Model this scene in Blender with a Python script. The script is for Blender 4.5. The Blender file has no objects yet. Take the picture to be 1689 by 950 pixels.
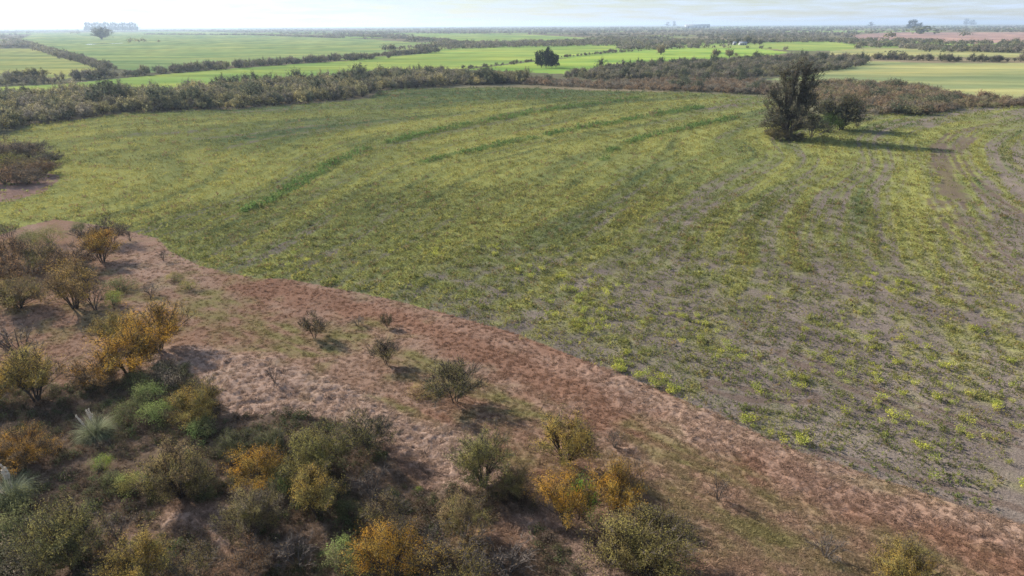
import bpy, math
import numpy as np
from mathutils import Matrix, Vector

# ------------------------------------------------------------------ camera, sky, sun, exposure
SC = bpy.context.scene
COL = SC.collection
FPX, CX, CY, HC = 1126.0, 844.5, 475.0, 41.5
CAM_H = 30.0
PITCH = math.atan((CY - HC) / FPX)
ROLL = math.radians(-0.25)
cam_d = bpy.data.cameras.new('camera')
cam_d.sensor_width = 36.0
cam_d.lens = 36.0 * FPX / 1689.0
cam_d.clip_start = 0.5
cam_d.clip_end = 200000
cam = bpy.data.objects.new('camera', cam_d)
cam.matrix_world = Matrix.Translation((0, 0, CAM_H)) @ Matrix.Rotation(math.pi / 2 - PITCH, 4, 'X') @ Matrix.Rotation(ROLL, 4, 'Z')
COL.objects.link(cam)
SC.camera = cam

SUN_EL = math.radians(29)
SUN_AZ = math.radians(-53)          # measured from the view direction (+Y), negative = to the left
sun_dir = Vector((math.sin(SUN_AZ) * math.cos(SUN_EL), math.cos(SUN_AZ) * math.cos(SUN_EL), math.sin(SUN_EL)))
sl = bpy.data.lights.new('sun', 'SUN')
sl.energy = 5.0
sl.angle = math.radians(0.6)
sl.color = (1.0, 0.92, 0.80)
so = bpy.data.objects.new('sun', sl)
so.rotation_euler = sun_dir.to_track_quat('Z', 'Y').to_euler()
so.location = (-60, 60, 80)
COL.objects.link(so)

W = bpy.data.worlds.new('World')
SC.world = W
W.use_nodes = True
nt = W.node_tree
nt.nodes.clear()
N = nt.nodes.new
L = nt.links.new
out = N('ShaderNodeOutputWorld')
bg = N('ShaderNodeBackground')
bg.inputs['Strength'].default_value = 0.05
sky = N('ShaderNodeTexSky')
sky.sky_type = 'NISHITA'
sky.sun_disc = False
sky.sun_elevation = SUN_EL
sky.sun_rotation = SUN_AZ
sky.altitude = 50
sky.air_density = 1.0
sky.dust_density = 0.25
sky.ozone_density = 3.0
# thin broken cloud layer: noise on the direction projected on a cloud plane
tc = N('ShaderNodeTexCoord')
sep = N('ShaderNodeSeparateXYZ')
L(tc.outputs['Generated'], sep.inputs[0])
mz = N('ShaderNodeMath'); mz.operation = 'MAXIMUM'; mz.inputs[1].default_value = 0.0
L(sep.outputs['Z'], mz.inputs[0])
az = N('ShaderNodeMath'); az.operation = 'ADD'; az.inputs[1].default_value = 0.06
L(mz.outputs[0], az.inputs[0])
dx = N('ShaderNodeMath'); dx.operation = 'DIVIDE'; L(sep.outputs['X'], dx.inputs[0]); L(az.outputs[0], dx.inputs[1])
dy = N('ShaderNodeMath'); dy.operation = 'DIVIDE'; L(sep.outputs['Y'], dy.inputs[0]); L(az.outputs[0], dy.inputs[1])
cb = N('ShaderNodeCombineXYZ'); L(dx.outputs[0], cb.inputs[0]); L(dy.outputs[0], cb.inputs[1])
cn = N('ShaderNodeTexNoise'); cn.inputs['Scale'].default_value = 0.9; cn.inputs['Detail'].default_value = 7; cn.inputs['Roughness'].default_value = 0.62
L(cb.outputs[0], cn.inputs['Vector'])
cr = N('ShaderNodeMapRange'); cr.inputs['From Min'].default_value = 0.40; cr.inputs['From Max'].default_value = 0.64
cr.inputs['To Min'].default_value = 0.12; cr.inputs['To Max'].default_value = 0.8
L(cn.outputs['Fac'], cr.inputs['Value'])
mixc = N('ShaderNodeMix'); mixc.data_type = 'RGBA'
L(cr.outputs[0], mixc.inputs['Factor'])
L(sky.outputs[0], mixc.inputs['A'])
mixc.inputs['B'].default_value = (6.6, 7.9, 10.2, 1)
L(mixc.outputs['Result'], bg.inputs['Color'])
L(bg.outputs[0], out.inputs['Surface'])

SC.view_settings.view_transform = 'Standard'
SC.view_settings.look = 'None'
SC.view_settings.exposure = 1.2
SC.view_settings.gamma = 1.0
SC.view_settings.use_curve_mapping = False
SC.render.engine = 'CYCLES'
SC.cycles.max_bounces = 4
SC.cycles.diffuse_bounces = 2
SC.cycles.transmission_bounces = 4
SC.cycles.volume_bounces = 0
SC.cycles.transparent_max_bounces = 6
SC.cycles.use_denoising = True
SC.cycles.denoising_prefilter = 'NONE'

# ------------------------------------------------------------------ helpers
def at(x, y, z=0.0):
    """ground position (metres) of a spot of the place, surveyed from the photograph"""
    a, b = np.asarray(x, float) - CX, CY - np.asarray(y, float)
    ca, sa = math.cos(ROLL), math.sin(ROLL)
    a, b = a * ca - b * sa, a * sa + b * ca
    dyy = FPX * math.cos(PITCH) + b * math.sin(PITCH)
    dz = -FPX * math.sin(PITCH) + b * math.cos(PITCH)
    t = (z - CAM_H) / dz
    return np.stack([a * t, dyy * t], -1)

def poly(pts):
    p = np.array(pts, float)
    return at(p[:, 0], p[:, 1])

def inside(P, V):
    x, y = P[:, 0], P[:, 1]
    r = np.zeros(len(P), bool)
    n = len(V)
    for i in range(n):
        x0, y0 = V[i]; x1, y1 = V[(i + 1) % n]
        if y0 == y1: continue
        c = (y0 > y) != (y1 > y)
        r ^= c & (x < (x1 - x0) * (y - y0) / (y1 - y0) + x0)
    return r

def line_dist(P, V):
    d = np.full(len(P), 1e9)
    for i in range(len(V) - 1):
        a, b = V[i], V[i + 1]
        ab = b - a
        t = np.clip(((P - a) @ ab) / max(ab @ ab, 1e-9), 0, 1)
        q = a + t[:, None] * ab
        d = np.minimum(d, np.hypot(P[:, 0] - q[:, 0], P[:, 1] - q[:, 1]))
    return d

def _h(ix, iy, s):
    h = (ix * 374761393 + iy * 668265263 + s * 974634777) & 0xFFFFFFFF
    h = ((h ^ (h >> 13)) * 1274126177) & 0xFFFFFFFF
    h = h ^ (h >> 16)
    return (h & 0xFFFF) / 65535.0

def vnoise(x, y, s=0):
    x0 = np.floor(x).astype(np.int64); y0 = np.floor(y).astype(np.int64)
    fx, fy = x - x0, y - y0
    fx = fx * fx * (3 - 2 * fx); fy = fy * fy * (3 - 2 * fy)
    a, b, c, d = _h(x0, y0, s), _h(x0 + 1, y0, s), _h(x0, y0 + 1, s), _h(x0 + 1, y0 + 1, s)
    return (a + (b - a) * fx) * (1 - fy) + (c + (d - c) * fx) * fy

def fbm(x, y, s=0, o=4, g=0.5):
    v = 0; a = 1; t = 0
    for i in range(o):
        v = v + a * vnoise(x * 2 ** i + 17.3 * i, y * 2 ** i - 9.1 * i, s + i); t += a; a *= g
    return v / t

def sstep(a, b, x):
    t = np.clip((x - a) / (b - a), 0, 1)
    return t * t * (3 - 2 * t)

def mixv(a, b, t):
    return a + (np.asarray(b) - a) * np.asarray(t)[:, None]

def new_mesh(name, verts, faces, mats, smooth=False):
    """faces: (n,k) int array, k = 3 or 4"""
    me = bpy.data.meshes.new(name)
    verts = np.asarray(verts, np.float32); faces = np.asarray(faces, np.int32)
    n, k = faces.shape
    me.vertices.add(len(verts)); me.vertices.foreach_set('co', verts.ravel())
    me.loops.add(n * k); me.loops.foreach_set('vertex_index', faces.ravel())
    me.polygons.add(n)
    me.polygons.foreach_set('loop_start', np.arange(0, n * k, k, dtype=np.int32))
    me.polygons.foreach_set('loop_total', np.full(n, k, np.int32))
    if smooth: me.polygons.foreach_set('use_smooth', np.ones(n, bool))
    for m in (mats if isinstance(mats, (list, tuple)) else [mats]): me.materials.append(m)
    me.update(calc_edges=True)
    return me

def link(name, me, parent=None, label=None, cat=None, group=None, kind=None):
    o = bpy.data.objects.new(name, me)
    COL.objects.link(o)
    if parent: o.parent = parent
    if label: o['label'] = label
    if cat: o['category'] = cat
    if group: o['group'] = group
    if kind: o['kind'] = kind
    return o

# ------------------------------------------------------------------ materials
def mat_new(name):
    m = bpy.data.materials.new(name); m.use_nodes = True
    m.node_tree.nodes.clear()
    return m, m.node_tree.nodes.new, m.node_tree.links.new

def ground_material(name, scale, amp, bump, dist, stretch=(1, 1, 1), rough=0.95):
    m, N, L = mat_new(name)
    o = N('ShaderNodeOutputMaterial'); b = N('ShaderNodeBsdfDiffuse')
    b.inputs['Roughness'].default_value = 0.5
    at_ = N('ShaderNodeAttribute'); at_.attribute_name = 'albedo'
    g = N('ShaderNodeNewGeometry')
    mp = N('ShaderNodeMapping'); mp.inputs['Scale'].default_value = stretch
    L(g.outputs['Position'], mp.inputs[0])
    n1 = N('ShaderNodeTexNoise'); n1.inputs['Scale'].default_value = scale; n1.inputs['Detail'].default_value = 5; n1.inputs['Roughness'].default_value = 0.7
    L(mp.outputs[0], n1.inputs['Vector'])
    r = N('ShaderNodeMapRange'); r.inputs['From Min'].default_value = 0.25; r.inputs['From Max'].default_value = 0.75
    r.inputs['To Min'].default_value = 1 - amp; r.inputs['To Max'].default_value = 1 + amp
    L(n1.outputs['Fac'], r.inputs['Value'])
    mx = N('ShaderNodeVectorMath'); mx.operation = 'SCALE'
    L(at_.outputs['Vector'], mx.inputs[0]); L(r.outputs[0], mx.inputs['Scale'])
    L(mx.outputs[0], b.inputs['Color'])
    if bump > 0:
        bp = N('ShaderNodeBump'); bp.inputs['Strength'].default_value = bump; bp.inputs['Distance'].default_value = dist
        L(n1.outputs['Fac'], bp.inputs['Height']); L(bp.outputs[0], b.inputs['Normal'])
    L(b.outputs[0], o.inputs['Surface'])
    return m

M_FIELD = ground_material('weedy_soil', 5.0, 0.5, 0.8, 0.16)
M_MEADOW = ground_material('dry_grass_mat', 5.5, 0.36, 0.6, 0.10)
M_CROP = ground_material('crop_mat', 0.09, 0.12, 0.0, 0.1, (1, 3, 1))
M_LAND = ground_material('scrub_land', 0.05, 0.35, 0.0, 0.2)

def leaf_material(name, trans=0.38, patch=0.9, vary=0.55):
    m, N, L = mat_new(name)
    o = N('ShaderNodeOutputMaterial')
    t1 = N('ShaderNodeAttribute'); t1.attribute_type = 'INSTANCER'; t1.attribute_name = 'tint'
    t2 = N('ShaderNodeAttribute'); t2.attribute_type = 'INSTANCER'; t2.attribute_name = 'tint2'
    tcd = N('ShaderNodeTexCoord'); oi = N('ShaderNodeObjectInfo')
    ad = N('ShaderNodeVectorMath'); ad.operation = 'ADD'
    ml = N('ShaderNodeMath'); ml.operation = 'MULTIPLY'; ml.inputs[1].default_value = 57.0
    L(oi.outputs['Random'], ml.inputs[0]); L(tcd.outputs['Object'], ad.inputs[0]); L(ml.outputs[0], ad.inputs[1])
    n = N('ShaderNodeTexNoise'); n.inputs['Scale'].default_value = patch; n.inputs['Detail'].default_value = 2
    L(ad.outputs[0], n.inputs['Vector'])
    r = N('ShaderNodeMapRange'); r.inputs['From Min'].default_value = 0.38; r.inputs['From Max'].default_value = 0.62
    L(n.outputs['Fac'], r.inputs['Value'])
    mx = N('ShaderNodeMix'); mx.data_type = 'RGBA'
    L(r.outputs[0], mx.inputs['Factor']); L(t1.outputs['Color'], mx.inputs['A']); L(t2.outputs['Color'], mx.inputs['B'])
    g = N('ShaderNodeNewGeometry')
    rr = N('ShaderNodeMapRange'); rr.inputs['To Min'].default_value = 1 - vary; rr.inputs['To Max'].default_value = 1 + vary
    L(g.outputs['Random Per Island'], rr.inputs['Value'])
    sc = N('ShaderNodeVectorMath'); sc.operation = 'SCALE'
    L(mx.outputs['Result'], sc.inputs[0]); L(rr.outputs[0], sc.inputs['Scale'])
    d = N('ShaderNodeBsdfDiffuse'); t = N('ShaderNodeBsdfTranslucent'); s = N('ShaderNodeMixShader')
    s.inputs[0].default_value = trans
    L(sc.outputs[0], d.inputs['Color']); L(sc.outputs[0], t.inputs['Color'])
    L(d.outputs[0], s.inputs[1]); L(t.outputs[0], s.inputs[2]); L(s.outputs[0], o.inputs['Surface'])
    return m

M_LEAF = leaf_material('foliage', 0.46, 0.9, 0.4)
M_GRASS = leaf_material('grass_blades', 0.3, 0.5, 0.4)

def plain_material(name, col, noise=0.3, scale=4.0, rough=0.9):
    m, N, L = mat_new(name)
    o = N('ShaderNodeOutputMaterial'); b = N('ShaderNodeBsdfPrincipled')
    b.inputs['Roughness'].default_value = rough
    tcd = N('ShaderNodeTexCoord')
    n = N('ShaderNodeTexNoise'); n.inputs['Scale'].default_value = scale; n.inputs['Detail'].default_value = 4
    L(tcd.outputs['Object'], n.inputs['Vector'])
    r = N('ShaderNodeMapRange'); r.inputs['To Min'].default_value = 1 - noise; r.inputs['To Max'].default_value = 1 + noise
    L(n.outputs['Fac'], r.inputs['Value'])
    c = N('ShaderNodeRGB'); c.outputs[0].default_value = (*col, 1)
    s = N('ShaderNodeVectorMath'); s.operation = 'SCALE'
    L(c.outputs[0], s.inputs[0]); L(r.outputs[0], s.inputs['Scale']); L(s.outputs[0], b.inputs['Base Color'])
    L(b.outputs[0], o.inputs['Surface'])
    return m

M_BARK = plain_material('bark', (0.06, 0.046, 0.038), 0.4, 6)
M_BARKG = plain_material('grey_bark', (0.085, 0.068, 0.058), 0.4, 6)
M_PLUME = plain_material('plume', (0.62, 0.55, 0.45), 0.15, 6)
M_WALL = plain_material('whitewash', (0.38, 0.38, 0.38), 0.1, 2)
M_ROOF = plain_material('metal_roof', (0.22, 0.24, 0.28), 0.15, 2, 0.6)
M_DARK = plain_material('dark_opening', (0.03, 0.03, 0.035), 0.2, 2, 0.4)
M_HIDE = plain_material('dark_hide', (0.03, 0.022, 0.018), 0.3, 3)
M_CONC = plain_material('grey_cladding', (0.4, 0.42, 0.44), 0.15, 0.2)
M_WATER, N, L = mat_new('water')
_o = N('ShaderNodeOutputMaterial'); _b = N('ShaderNodeBsdfPrincipled')
_b.inputs['Base Color'].default_value = (0.03, 0.035, 0.035, 1); _b.inputs['Roughness'].default_value = 0.06; _b.inputs['IOR'].default_value = 1.33
L(_b.outputs[0], _o.inputs['Surface'])

# ------------------------------------------------------------------ layout of the land (all in metres on the ground)
EDGE_PX = [(-400, 420), (-60, 402), (0, 388), (35, 375), (90, 362), (150, 370), (215, 382), (262, 395), (280, 415), (330, 440), (420, 460), (480, 462),
           (560, 478), (640, 493), (720, 515), (830, 545), (900, 570), (975, 600), (1080, 640), (1180, 685), (1300, 740), (1420, 780),
           (1500, 805), (1600, 845), (1689, 870), (1900, 935), (2300, 1040)]
EDGE = poly(EDGE_PX)
MEADOW = np.vstack([EDGE, [(60, 5), (60, -60), (-160, -60)]])
TOP_PX = [(-400, 300), (-100, 250), (0, 226), (50, 208), (200, 188), (400, 180), (610, 163), (625, 150), (700, 146), (860, 145), (1000, 150), (1180, 155),
          (1260, 160), (1340, 188), (1440, 190), (1530, 188), (1600, 178), (1689, 175), (1900, 172), (2200, 170)]
FIELD = np.vstack([poly(TOP_PX), EDGE[::-1]])
CROPS = [
    ('crop_field', 'bright green crop strip between two tree belts', (0.25, 0.32, 0.08), [(-250, 178), (0, 160), (0, 143), (100, 139), (180, 131), (330, 117), (480, 106), (620, 97), (700, 88), (760, 81), (860, 78), (1000, 76), (1040, 78), (960, 90), (870, 101), (765, 113), (640, 118), (600, 130), (450, 140), (350, 148), (250, 160), (150, 155)]),
    ('crop_field', 'bright green crop field around the dark pines', (0.225, 0.32, 0.07), [(765, 115), (870, 103), (1000, 90), (1060, 84), (1130, 80), (1250, 80), (1300, 86), (1250, 98), (1130, 103), (1060, 106), (1000, 113), (930, 122), (840, 118)]),
    ('stubble_field', 'pale olive field behind the tall lone tree', (0.25, 0.262, 0.118), [(1255, 131), (1330, 124), (1430, 101), (1560, 104), (1689, 104), (2300, 106), (2300, 175), (1689, 172), (1600, 160), (1540, 158), (1530, 142), (1440, 137), (1340, 134)]),
    ('crop_field', 'wide green field with a lone tree and puddle near the horizon', (0.22, 0.275, 0.10), [(30, 66), (60, 54), (300, 52), (420, 55), (560, 62), (720, 72), (740, 80), (600, 92), (480, 100), (330, 112), (250, 120), (170, 110), (110, 92)]),
    ('crop_field', 'yellow-green field inside the corner of two hedgerows', (0.27, 0.29, 0.10), [(-400, 86), (0, 80), (60, 80), (110, 96), (165, 114), (110, 130), (100, 134), (60, 126), (0, 124), (-300, 136)]),
    ('crop_field', 'thin far green field beyond the second hedgerow', (0.22, 0.29, 0.09), [(640, 55), (880, 57), (990, 64), (960, 68), (840, 70), (745, 69), (690, 61)]),
    ('pasture', 'green and fawn pasture near the farmhouse', (0.22, 0.28, 0.08), [(1100, 78), (1130, 75), (1200, 73), (1250, 70), (1380, 70), (1420, 77), (1400, 83), (1330, 84), (1250, 80)]),
    ('ploughed_field', 'mauve-brown ploughed field near the horizon', (0.30, 0.20, 0.17), [(1400, 58), (1480, 53), (1689, 53.5), (2200, 54), (2200, 70), (1689, 70), (1600, 72), (1480, 66), (1420, 67)]),
    ('pasture', 'pale olive pasture where the dark cattle graze', (0.29, 0.28, 0.12), [(1370, 84), (1430, 79), (1540, 81), (1689, 88), (1689, 95), (1450, 93), (1370, 91)]),
]
CROPW = [poly(c[3]) for c in CROPS]

# rows of the weedy field: level lines of a smooth function
ROWS = [
    [(60, 222), (200, 203), (400, 192), (610, 178), (800, 165), (950, 158)],
    [(110, 262), (250, 243), (400, 225), (560, 205), (750, 185), (950, 163)],
    [(280, 395), (400, 348), (470, 318), (560, 265), (640, 235), (750, 210), (900, 182), (1000, 170)],
    [(480, 400), (600, 320), (700, 268), (780, 250), (880, 228), (1000, 205), (1150, 178), (1230, 168)],
    [(640, 450), (800, 370), (990, 265), (1060, 228), (1140, 210), (1210, 195), (1260, 185)],
    [(1000, 395), (1040, 360), (1090, 330), (1150, 290), (1230, 255)],
    [(1140, 405), (1160, 370), (1200, 340), (1250, 310), (1300, 275)],
    [(1215, 430), (1230, 385), (1260, 345), (1300, 310)],
    [(1315, 445), (1305, 400), (1315, 360), (1345, 320)],
    [(1440, 430), (1440, 390), (1435, 350), (1440, 310)],
    [(1689, 345), (1650, 310), (1610, 270), (1605, 240), (1640, 215), (1689, 205)],
]
ROWV = [0, 5, 11, 18, 25, 29, 32, 34, 36, 39, 45]
_cp, _cv = [], []
for _l, _v in zip(ROWS, ROWV):
    q = poly(_l)
    for i in range(len(q) - 1):
        for t in (0, 0.5):
            _cp.append(q[i] * (1 - t) + q[i + 1] * t); _cv.append(_v)
    _cp.append(q[-1]); _cv.append(_v)
_cp = np.array(_cp) / 100.0; _cv = np.array(_cv, float)

def _tps(r2):
    return 0.5 * r2 * np.log(r2 + 1e-9)
_n = len(_cp)
_A = np.zeros((_n + 3, _n + 3))
_A[:_n, :_n] = _tps(((_cp[:, None] - _cp[None]) ** 2).sum(-1)) + np.eye(_n) * 0.002
_A[:_n, _n] = 1; _A[:_n, _n + 1:] = _cp; _A[_n, :_n] = 1; _A[_n + 1:, :_n] = _cp.T
_wt = np.linalg.solve(_A, np.concatenate([_cv, [0, 0, 0]]))

def row_u(P):
    q = P / 100.0
    u = np.empty(len(P))
    for i in range(0, len(P), 20000):
        s = q[i:i + 20000]
        u[i:i + 20000] = _tps(((s[:, None] - _cp[None]) ** 2).sum(-1)) @ _wt[:_n] + _wt[_n] + s @ _wt[_n + 1:]
    return u

# how much weed covers the soil, and how yellow / dark it is: (px, py, cover, yellow, dark)
CTRL = np.array([
    (1500, 760, .10, .5, 0), (1650, 650, .16, .6, 0), (1300, 620, .22, .5, .1), (1600, 840, .08, .3, 0), (1100, 560, .34, .5, .1), (1450, 520, .26, .6, .1),
    (1650, 500, .18, .6, 0), (900, 520, .34, .5, .1), (1000, 600, .30, .6, .1), (1250, 700, .16, .5, 0),
    (1100, 440, .42, .45, .2), (1350, 400, .42, .5, .1), (1550, 400, .20, .4, 0), (1680, 400, .14, .4, 0), (1600, 300, .35, .4, .1), (1680, 260, .38, .4, .1),
    (800, 430, .50, .45, .3), (600, 440, .55, .45, .2), (450, 430, .62, .5, .1), (350, 400, .68, .55, .1), (650, 350, .70, .5, .2), (900, 350, .62, .45, .3),
    (1150, 320, .62, .55, .2), (1350, 300, .66, .6, .1), (1480, 270, .55, .5, .1), (1000, 280, .80, .6, .3), (1200, 240, .86, .65, .2), (1150, 200, .75, .35, .2), (1230, 175, .6, .3, .2),
    (250, 330, .74, .6, .1), (150, 300, .82, .75, 0), (60, 350, .96, .95, 0), (10, 365, .97, .95, 0), (100, 225, .92, .8, .1), (250, 260, .86, .7, .2), (400, 235, .82, .35, .7), (500, 225, .85, .4, .7),
    (300, 215, .88, .7, .3), (300, 195, .85, .4, .4), (550, 260, .88, .8, .1), (700, 220, .92, .85, .1), (620, 190, .9, .6, .4), (480, 190, .88, .6, .4), (760, 200, .92, .8, .2), (850, 180, .95, .8, .2),
    (740, 155, .98, .1, 1), (900, 155, .98, .1, 1), (1000, 160, .95, .25, .7), (640, 158, .98, .25, .8), (1060, 165, .9, .6, .3), (900, 200, .92, .75, .2), (720, 290, .88, .8, .1), (850, 280, .85, .6, .3),
    (1450, 215, .55, .3, .2), (1600, 200, .45, .25, .1), (1680, 195, .4, .2, .1), (480, 330, .78, .65, .1), (400, 290, .82, .6, .2)], float)
_cw = at(CTRL[:, 0], CTRL[:, 1])
def _lp(P):
    r = np.hypot(P[:, 0], P[:, 1])
    return np.stack([np.arctan2(P[:, 0], P[:, 1]) * 1.6, np.log(np.maximum(r, 5))], -1)
_cl = _lp(_cw)
def field_ctrl(P):
    q = _lp(P); o = np.empty((len(P), 3))
    for i in range(0, len(P), 20000):
        s = q[i:i + 20000]
        w = 1.0 / (((s[:, None] - _cl[None]) ** 2).sum(-1) + 0.004) ** 1.6
        o[i:i + 20000] = (w @ CTRL[:, 2:]) / w.sum(1)[:, None]
    return o

LUSH = [poly(l) for l in (   # lush green contour strips
    [(400, 349), (440, 333), (470, 318), (520, 288), (560, 265), (600, 248)],
    [(640, 236), (700, 221), (750, 211), (830, 195), (900, 183), (1000, 170), (1050, 162)],
    [(700, 268), (740, 258), (780, 250), (880, 228)],
    [(905, 222), (1000, 205), (1080, 191), (1150, 179)],
    [(995, 264), (1010, 248), (1060, 228), (1140, 210), (1210, 195)])]
YROW = [poly(l) for l in (   # yellow-green self-sown rows on the turning strip
    [(995, 400), (1010, 380), (1040, 355), (1090, 330)], [(1140, 412), (1148, 385), (1165, 362), (1200, 338)],
    [(1225, 435), (1228, 400), (1240, 372), (1262, 345), (1275, 325)], [(1322, 448), (1308, 412), (1305, 380), (1320, 352), (1330, 335)],
    [(1450, 428), (1436, 398), (1438, 365), (1432, 330)], [(1689, 352), (1660, 322), (1645, 295), (1612, 268), (1605, 243), (1625, 222)],
    [(1689, 285), (1662, 262), (1655, 245), (1672, 230)])]
TRACKS = [poly(l) for l in (
    [(1700, 440), (1650, 410), (1600, 370), (1570, 320), (1555, 270), (1545, 245), (1570, 220), (1640, 205)],
    [(1700, 470), (1630, 425), (1575, 380), (1540, 330)], [(1700, 365), (1640, 330), (1590, 280), (1575, 250), (1600, 228)],
    [(1180, 640), (1240, 652), (1330, 655)], [(1300, 585), (1420, 640), (1560, 690), (1700, 735)], [(1370, 760), (1500, 800), (1620, 835), (1700, 862)])]
BROWNP = poly([(1550, 270), (1562, 292), (1572, 325)])
PINKP = poly([(-200, 345), (-60, 318), (0, 296), (60, 288), (96, 285), (98, 297), (70, 318), (30, 330), (0, 336), (-150, 372)])
MUD = poly([(1265, 325), (1280, 322), (1298, 334)])

# meadow features
PALE = [(poly([(200, 395), (250, 420), (280, 470)]), 3.5, .4), (poly([(300, 588), (350, 592), (420, 612), (500, 640), (560, 668), (620, 700), (680, 728), (750, 765), (790, 800)]), 2.7),
        (poly([(340, 640), (430, 660), (520, 690)]), 3.0), (poly([(980, 612), (1080, 665), (1180, 715), (1290, 765), (1400, 805), (1480, 835)]), 2.3, .45),
        (poly([(880, 860), (930, 900), (980, 950), (1010, 980)]), 1.6), (poly([(290, 860), (340, 850), (380, 880)]), 1.4), (poly([(600, 485), (720, 525), (850, 570), (960, 612)]), 1.6, .3),
        (poly([(1540, 850), (1689, 900)]), 1.3, .4)]
RED = [(poly([(560, 500), (700, 540), (820, 590), (950, 640), (1050, 690)]), 3.2), (poly([(1250, 770), (1400, 815), (1550, 875), (1700, 930)]), 1.8), (poly([(430, 475), (520, 490)]), 4.0),
       (poly([(640, 665), (700, 690), (800, 745), (900, 790)]), 1.0), (poly([(830, 850), (880, 880)]), 1.3), (poly([(700, 500), (880, 570), (1000, 625)]), 1.6)]
OLIVE = [(poly([(250, 480), (330, 490), (420, 545), (470, 560)]), 3.0), (poly([(440, 575), (560, 570), (600, 545)]), 2.2), (poly([(610, 660), (700, 700), (790, 740), (860, 770)]), 0.9),
         (poly([(660, 590), (720, 610), (800, 650), (880, 690)]), 1.6), (poly([(1050, 700), (1130, 760), (1250, 800)]), 1.8), (poly([(1100, 840), (1250, 880), (1400, 910), (1560, 950)]), 2.8), (poly([(340, 410), (420, 460)]), 2.0)]
THICKET = poly([(-300, 560), (0, 612), (110, 640), (200, 628), (270, 600), (310, 612), (350, 655), (385, 690), (430, 690), (480, 690), (560, 700), (625, 735), (660, 775), (690, 810), (780, 820),
                (850, 800), (890, 850), (930, 905), (960, 960), (980, 1100), (-300, 1100)])
BARE_GLADES = [(poly([(290, 850), (345, 845), (385, 885)]), 1.6), (poly([(700, 905), (800, 890), (880, 880)]), 1.2), (poly([(210, 880), (250, 900)]), 1.2), (poly([(330, 940), (400, 930)]), 1.5)]

def blob(P, feats, jitter, s):
    w = np.zeros(len(P))
    j = (fbm(P[:, 0] / 3.0, P[:, 1] / 3.0, s, 3) - 0.5) * jitter
    for f in feats:
        w = np.maximum(w, (f[2] if len(f) > 2 else 1.0) * (1 - sstep(0.45, 1.45, line_dist(P, f[0]) / f[1] + j)))
    return w

SOIL = np.array((0.145, 0.118, 0.104)); STRAW = np.array((0.225, 0.185, 0.155)); WGREEN = np.array((0.15, 0.18, 0.058))
WYEL = np.array((0.28, 0.283, 0.088)); WDARK = np.array((0.085, 0.12, 0.055)); LUSHC = np.array((0.10, 0.165, 0.052))

def field_color(P):
    """albedo, weed cover, yellow, dark, lush for ground points in the weedy field"""
    c = field_ctrl(P)
    cover, yel, dark = c[:, 0], c[:, 1], c[:, 2]
    r = np.hypot(P[:, 0], P[:, 1])
    u = row_u(P)
    along = (P[:, 0] + P[:, 1]) / 40.0
    wob = (fbm(P[:, 0] / 25, P[:, 1] / 25, 70, 3) - 0.5) * 0.7
    s1 = fbm(u * 0.62 + wob, along * 0.45, 3, 3) - 0.5
    s2 = fbm(u * 2.4 + wob, along * 0.7, 11, 2) - 0.5
    s3 = fbm(P[:, 0] / 14, P[:, 1] / 14, 21, 4) - 0.5
    s4 = fbm(P[:, 0] / 1.6, P[:, 1] / 1.6, 31, 3) - 0.5
    de = line_dist(P, EDGE)
    n1 = fbm(de / 2.2 + wob, (P[:, 0] - P[:, 1]) / 30, 41, 3) - 0.5
    near = 1 - sstep(75, 120, r)
    row = 0.5 + 0.5 * np.cos(2 * math.pi * (u * 2.0 + wob * 0.4))
    cov = cover + (1 - near) * (0.10 + s1 * 1.05 + s2 * 1.0 + (row - 0.5) * 0.3) + near * (n1 * 0.6 + s2 * 0.5) + s3 * 0.35 + s4 * 0.45
    cov = np.clip(sstep(0.12, 0.88, cov), 0, 1)
    yl = np.clip(yel + s1 * 1.7 * (1 - near) + s2 * 1.9 + s3 * 0.4 + (row - .5) * .3, 0, 1)
    dk = np.clip(dark * 1.15 + s3 * 0.5 * (dark > .15) + s2 * 1.9 * (1 - near) - s1 * 0.9 * (1 - near) - 0.12, 0, 1)
    soil = mixv(SOIL, STRAW, np.clip(0.3 + 1.3 * (fbm(P[:, 0] / 5, P[:, 1] / 5, 51, 4) - 0.45) + n1 * 0.8, 0, 1))
    veg = mixv(mixv(np.broadcast_to(WGREEN, (len(P), 3)), WYEL, yl), WDARK, dk)
    col = mixv(soil, veg, cov * 0.94)
    lush = np.zeros(len(P))
    for i, V in enumerate(LUSH):
        lush = np.maximum(lush, 1 - sstep(0.5, 1.5, line_dist(P, V) / (0.5 + 0.0034 * r) + s4 * 3.0 + s3 * 3.0 + s2 * 1.0))
    col = mixv(col, LUSHC, lush * 0.5)
    yrow = np.zeros(len(P))
    for V in YROW:
        yrow = np.maximum(yrow, 1 - sstep(0.4, 1.4, line_dist(P, V) / 0.8 + s4 * 2.2 + s3 * 2.2))
    col = mixv(col, WYEL * 0.8, yrow * 0.55)
    trk = np.zeros(len(P))
    for V in TRACKS:
        d = line_dist(P, V)
        trk = np.maximum(trk, 1 - sstep(0.3, 1.1, np.abs(d - 0.9) / (0.35 + 0.002 * r) + s4 * 1.6 + s3 * 1.8))
    patch = 1 - sstep(0.5, 1.3, line_dist(P, BROWNP) / 2.6 + s4 * 1.2 + s3)
    trk = np.maximum(trk, patch)
    col = mixv(col, np.array((0.125, 0.092, 0.075)), trk * 0.8)
    pk = inside(P, PINKP) & (s3 + s4 < 0.25)
    col[pk] = np.array((0.24, 0.155, 0.125)) * (1 + s4[pk] * 0.8)[:, None]
    trk = np.maximum(trk, pk * 1.0)
    cov = cov * (1 - trk * 0.8)
    return col, cov, yl, dk, lush, yrow, trk, row

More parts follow.
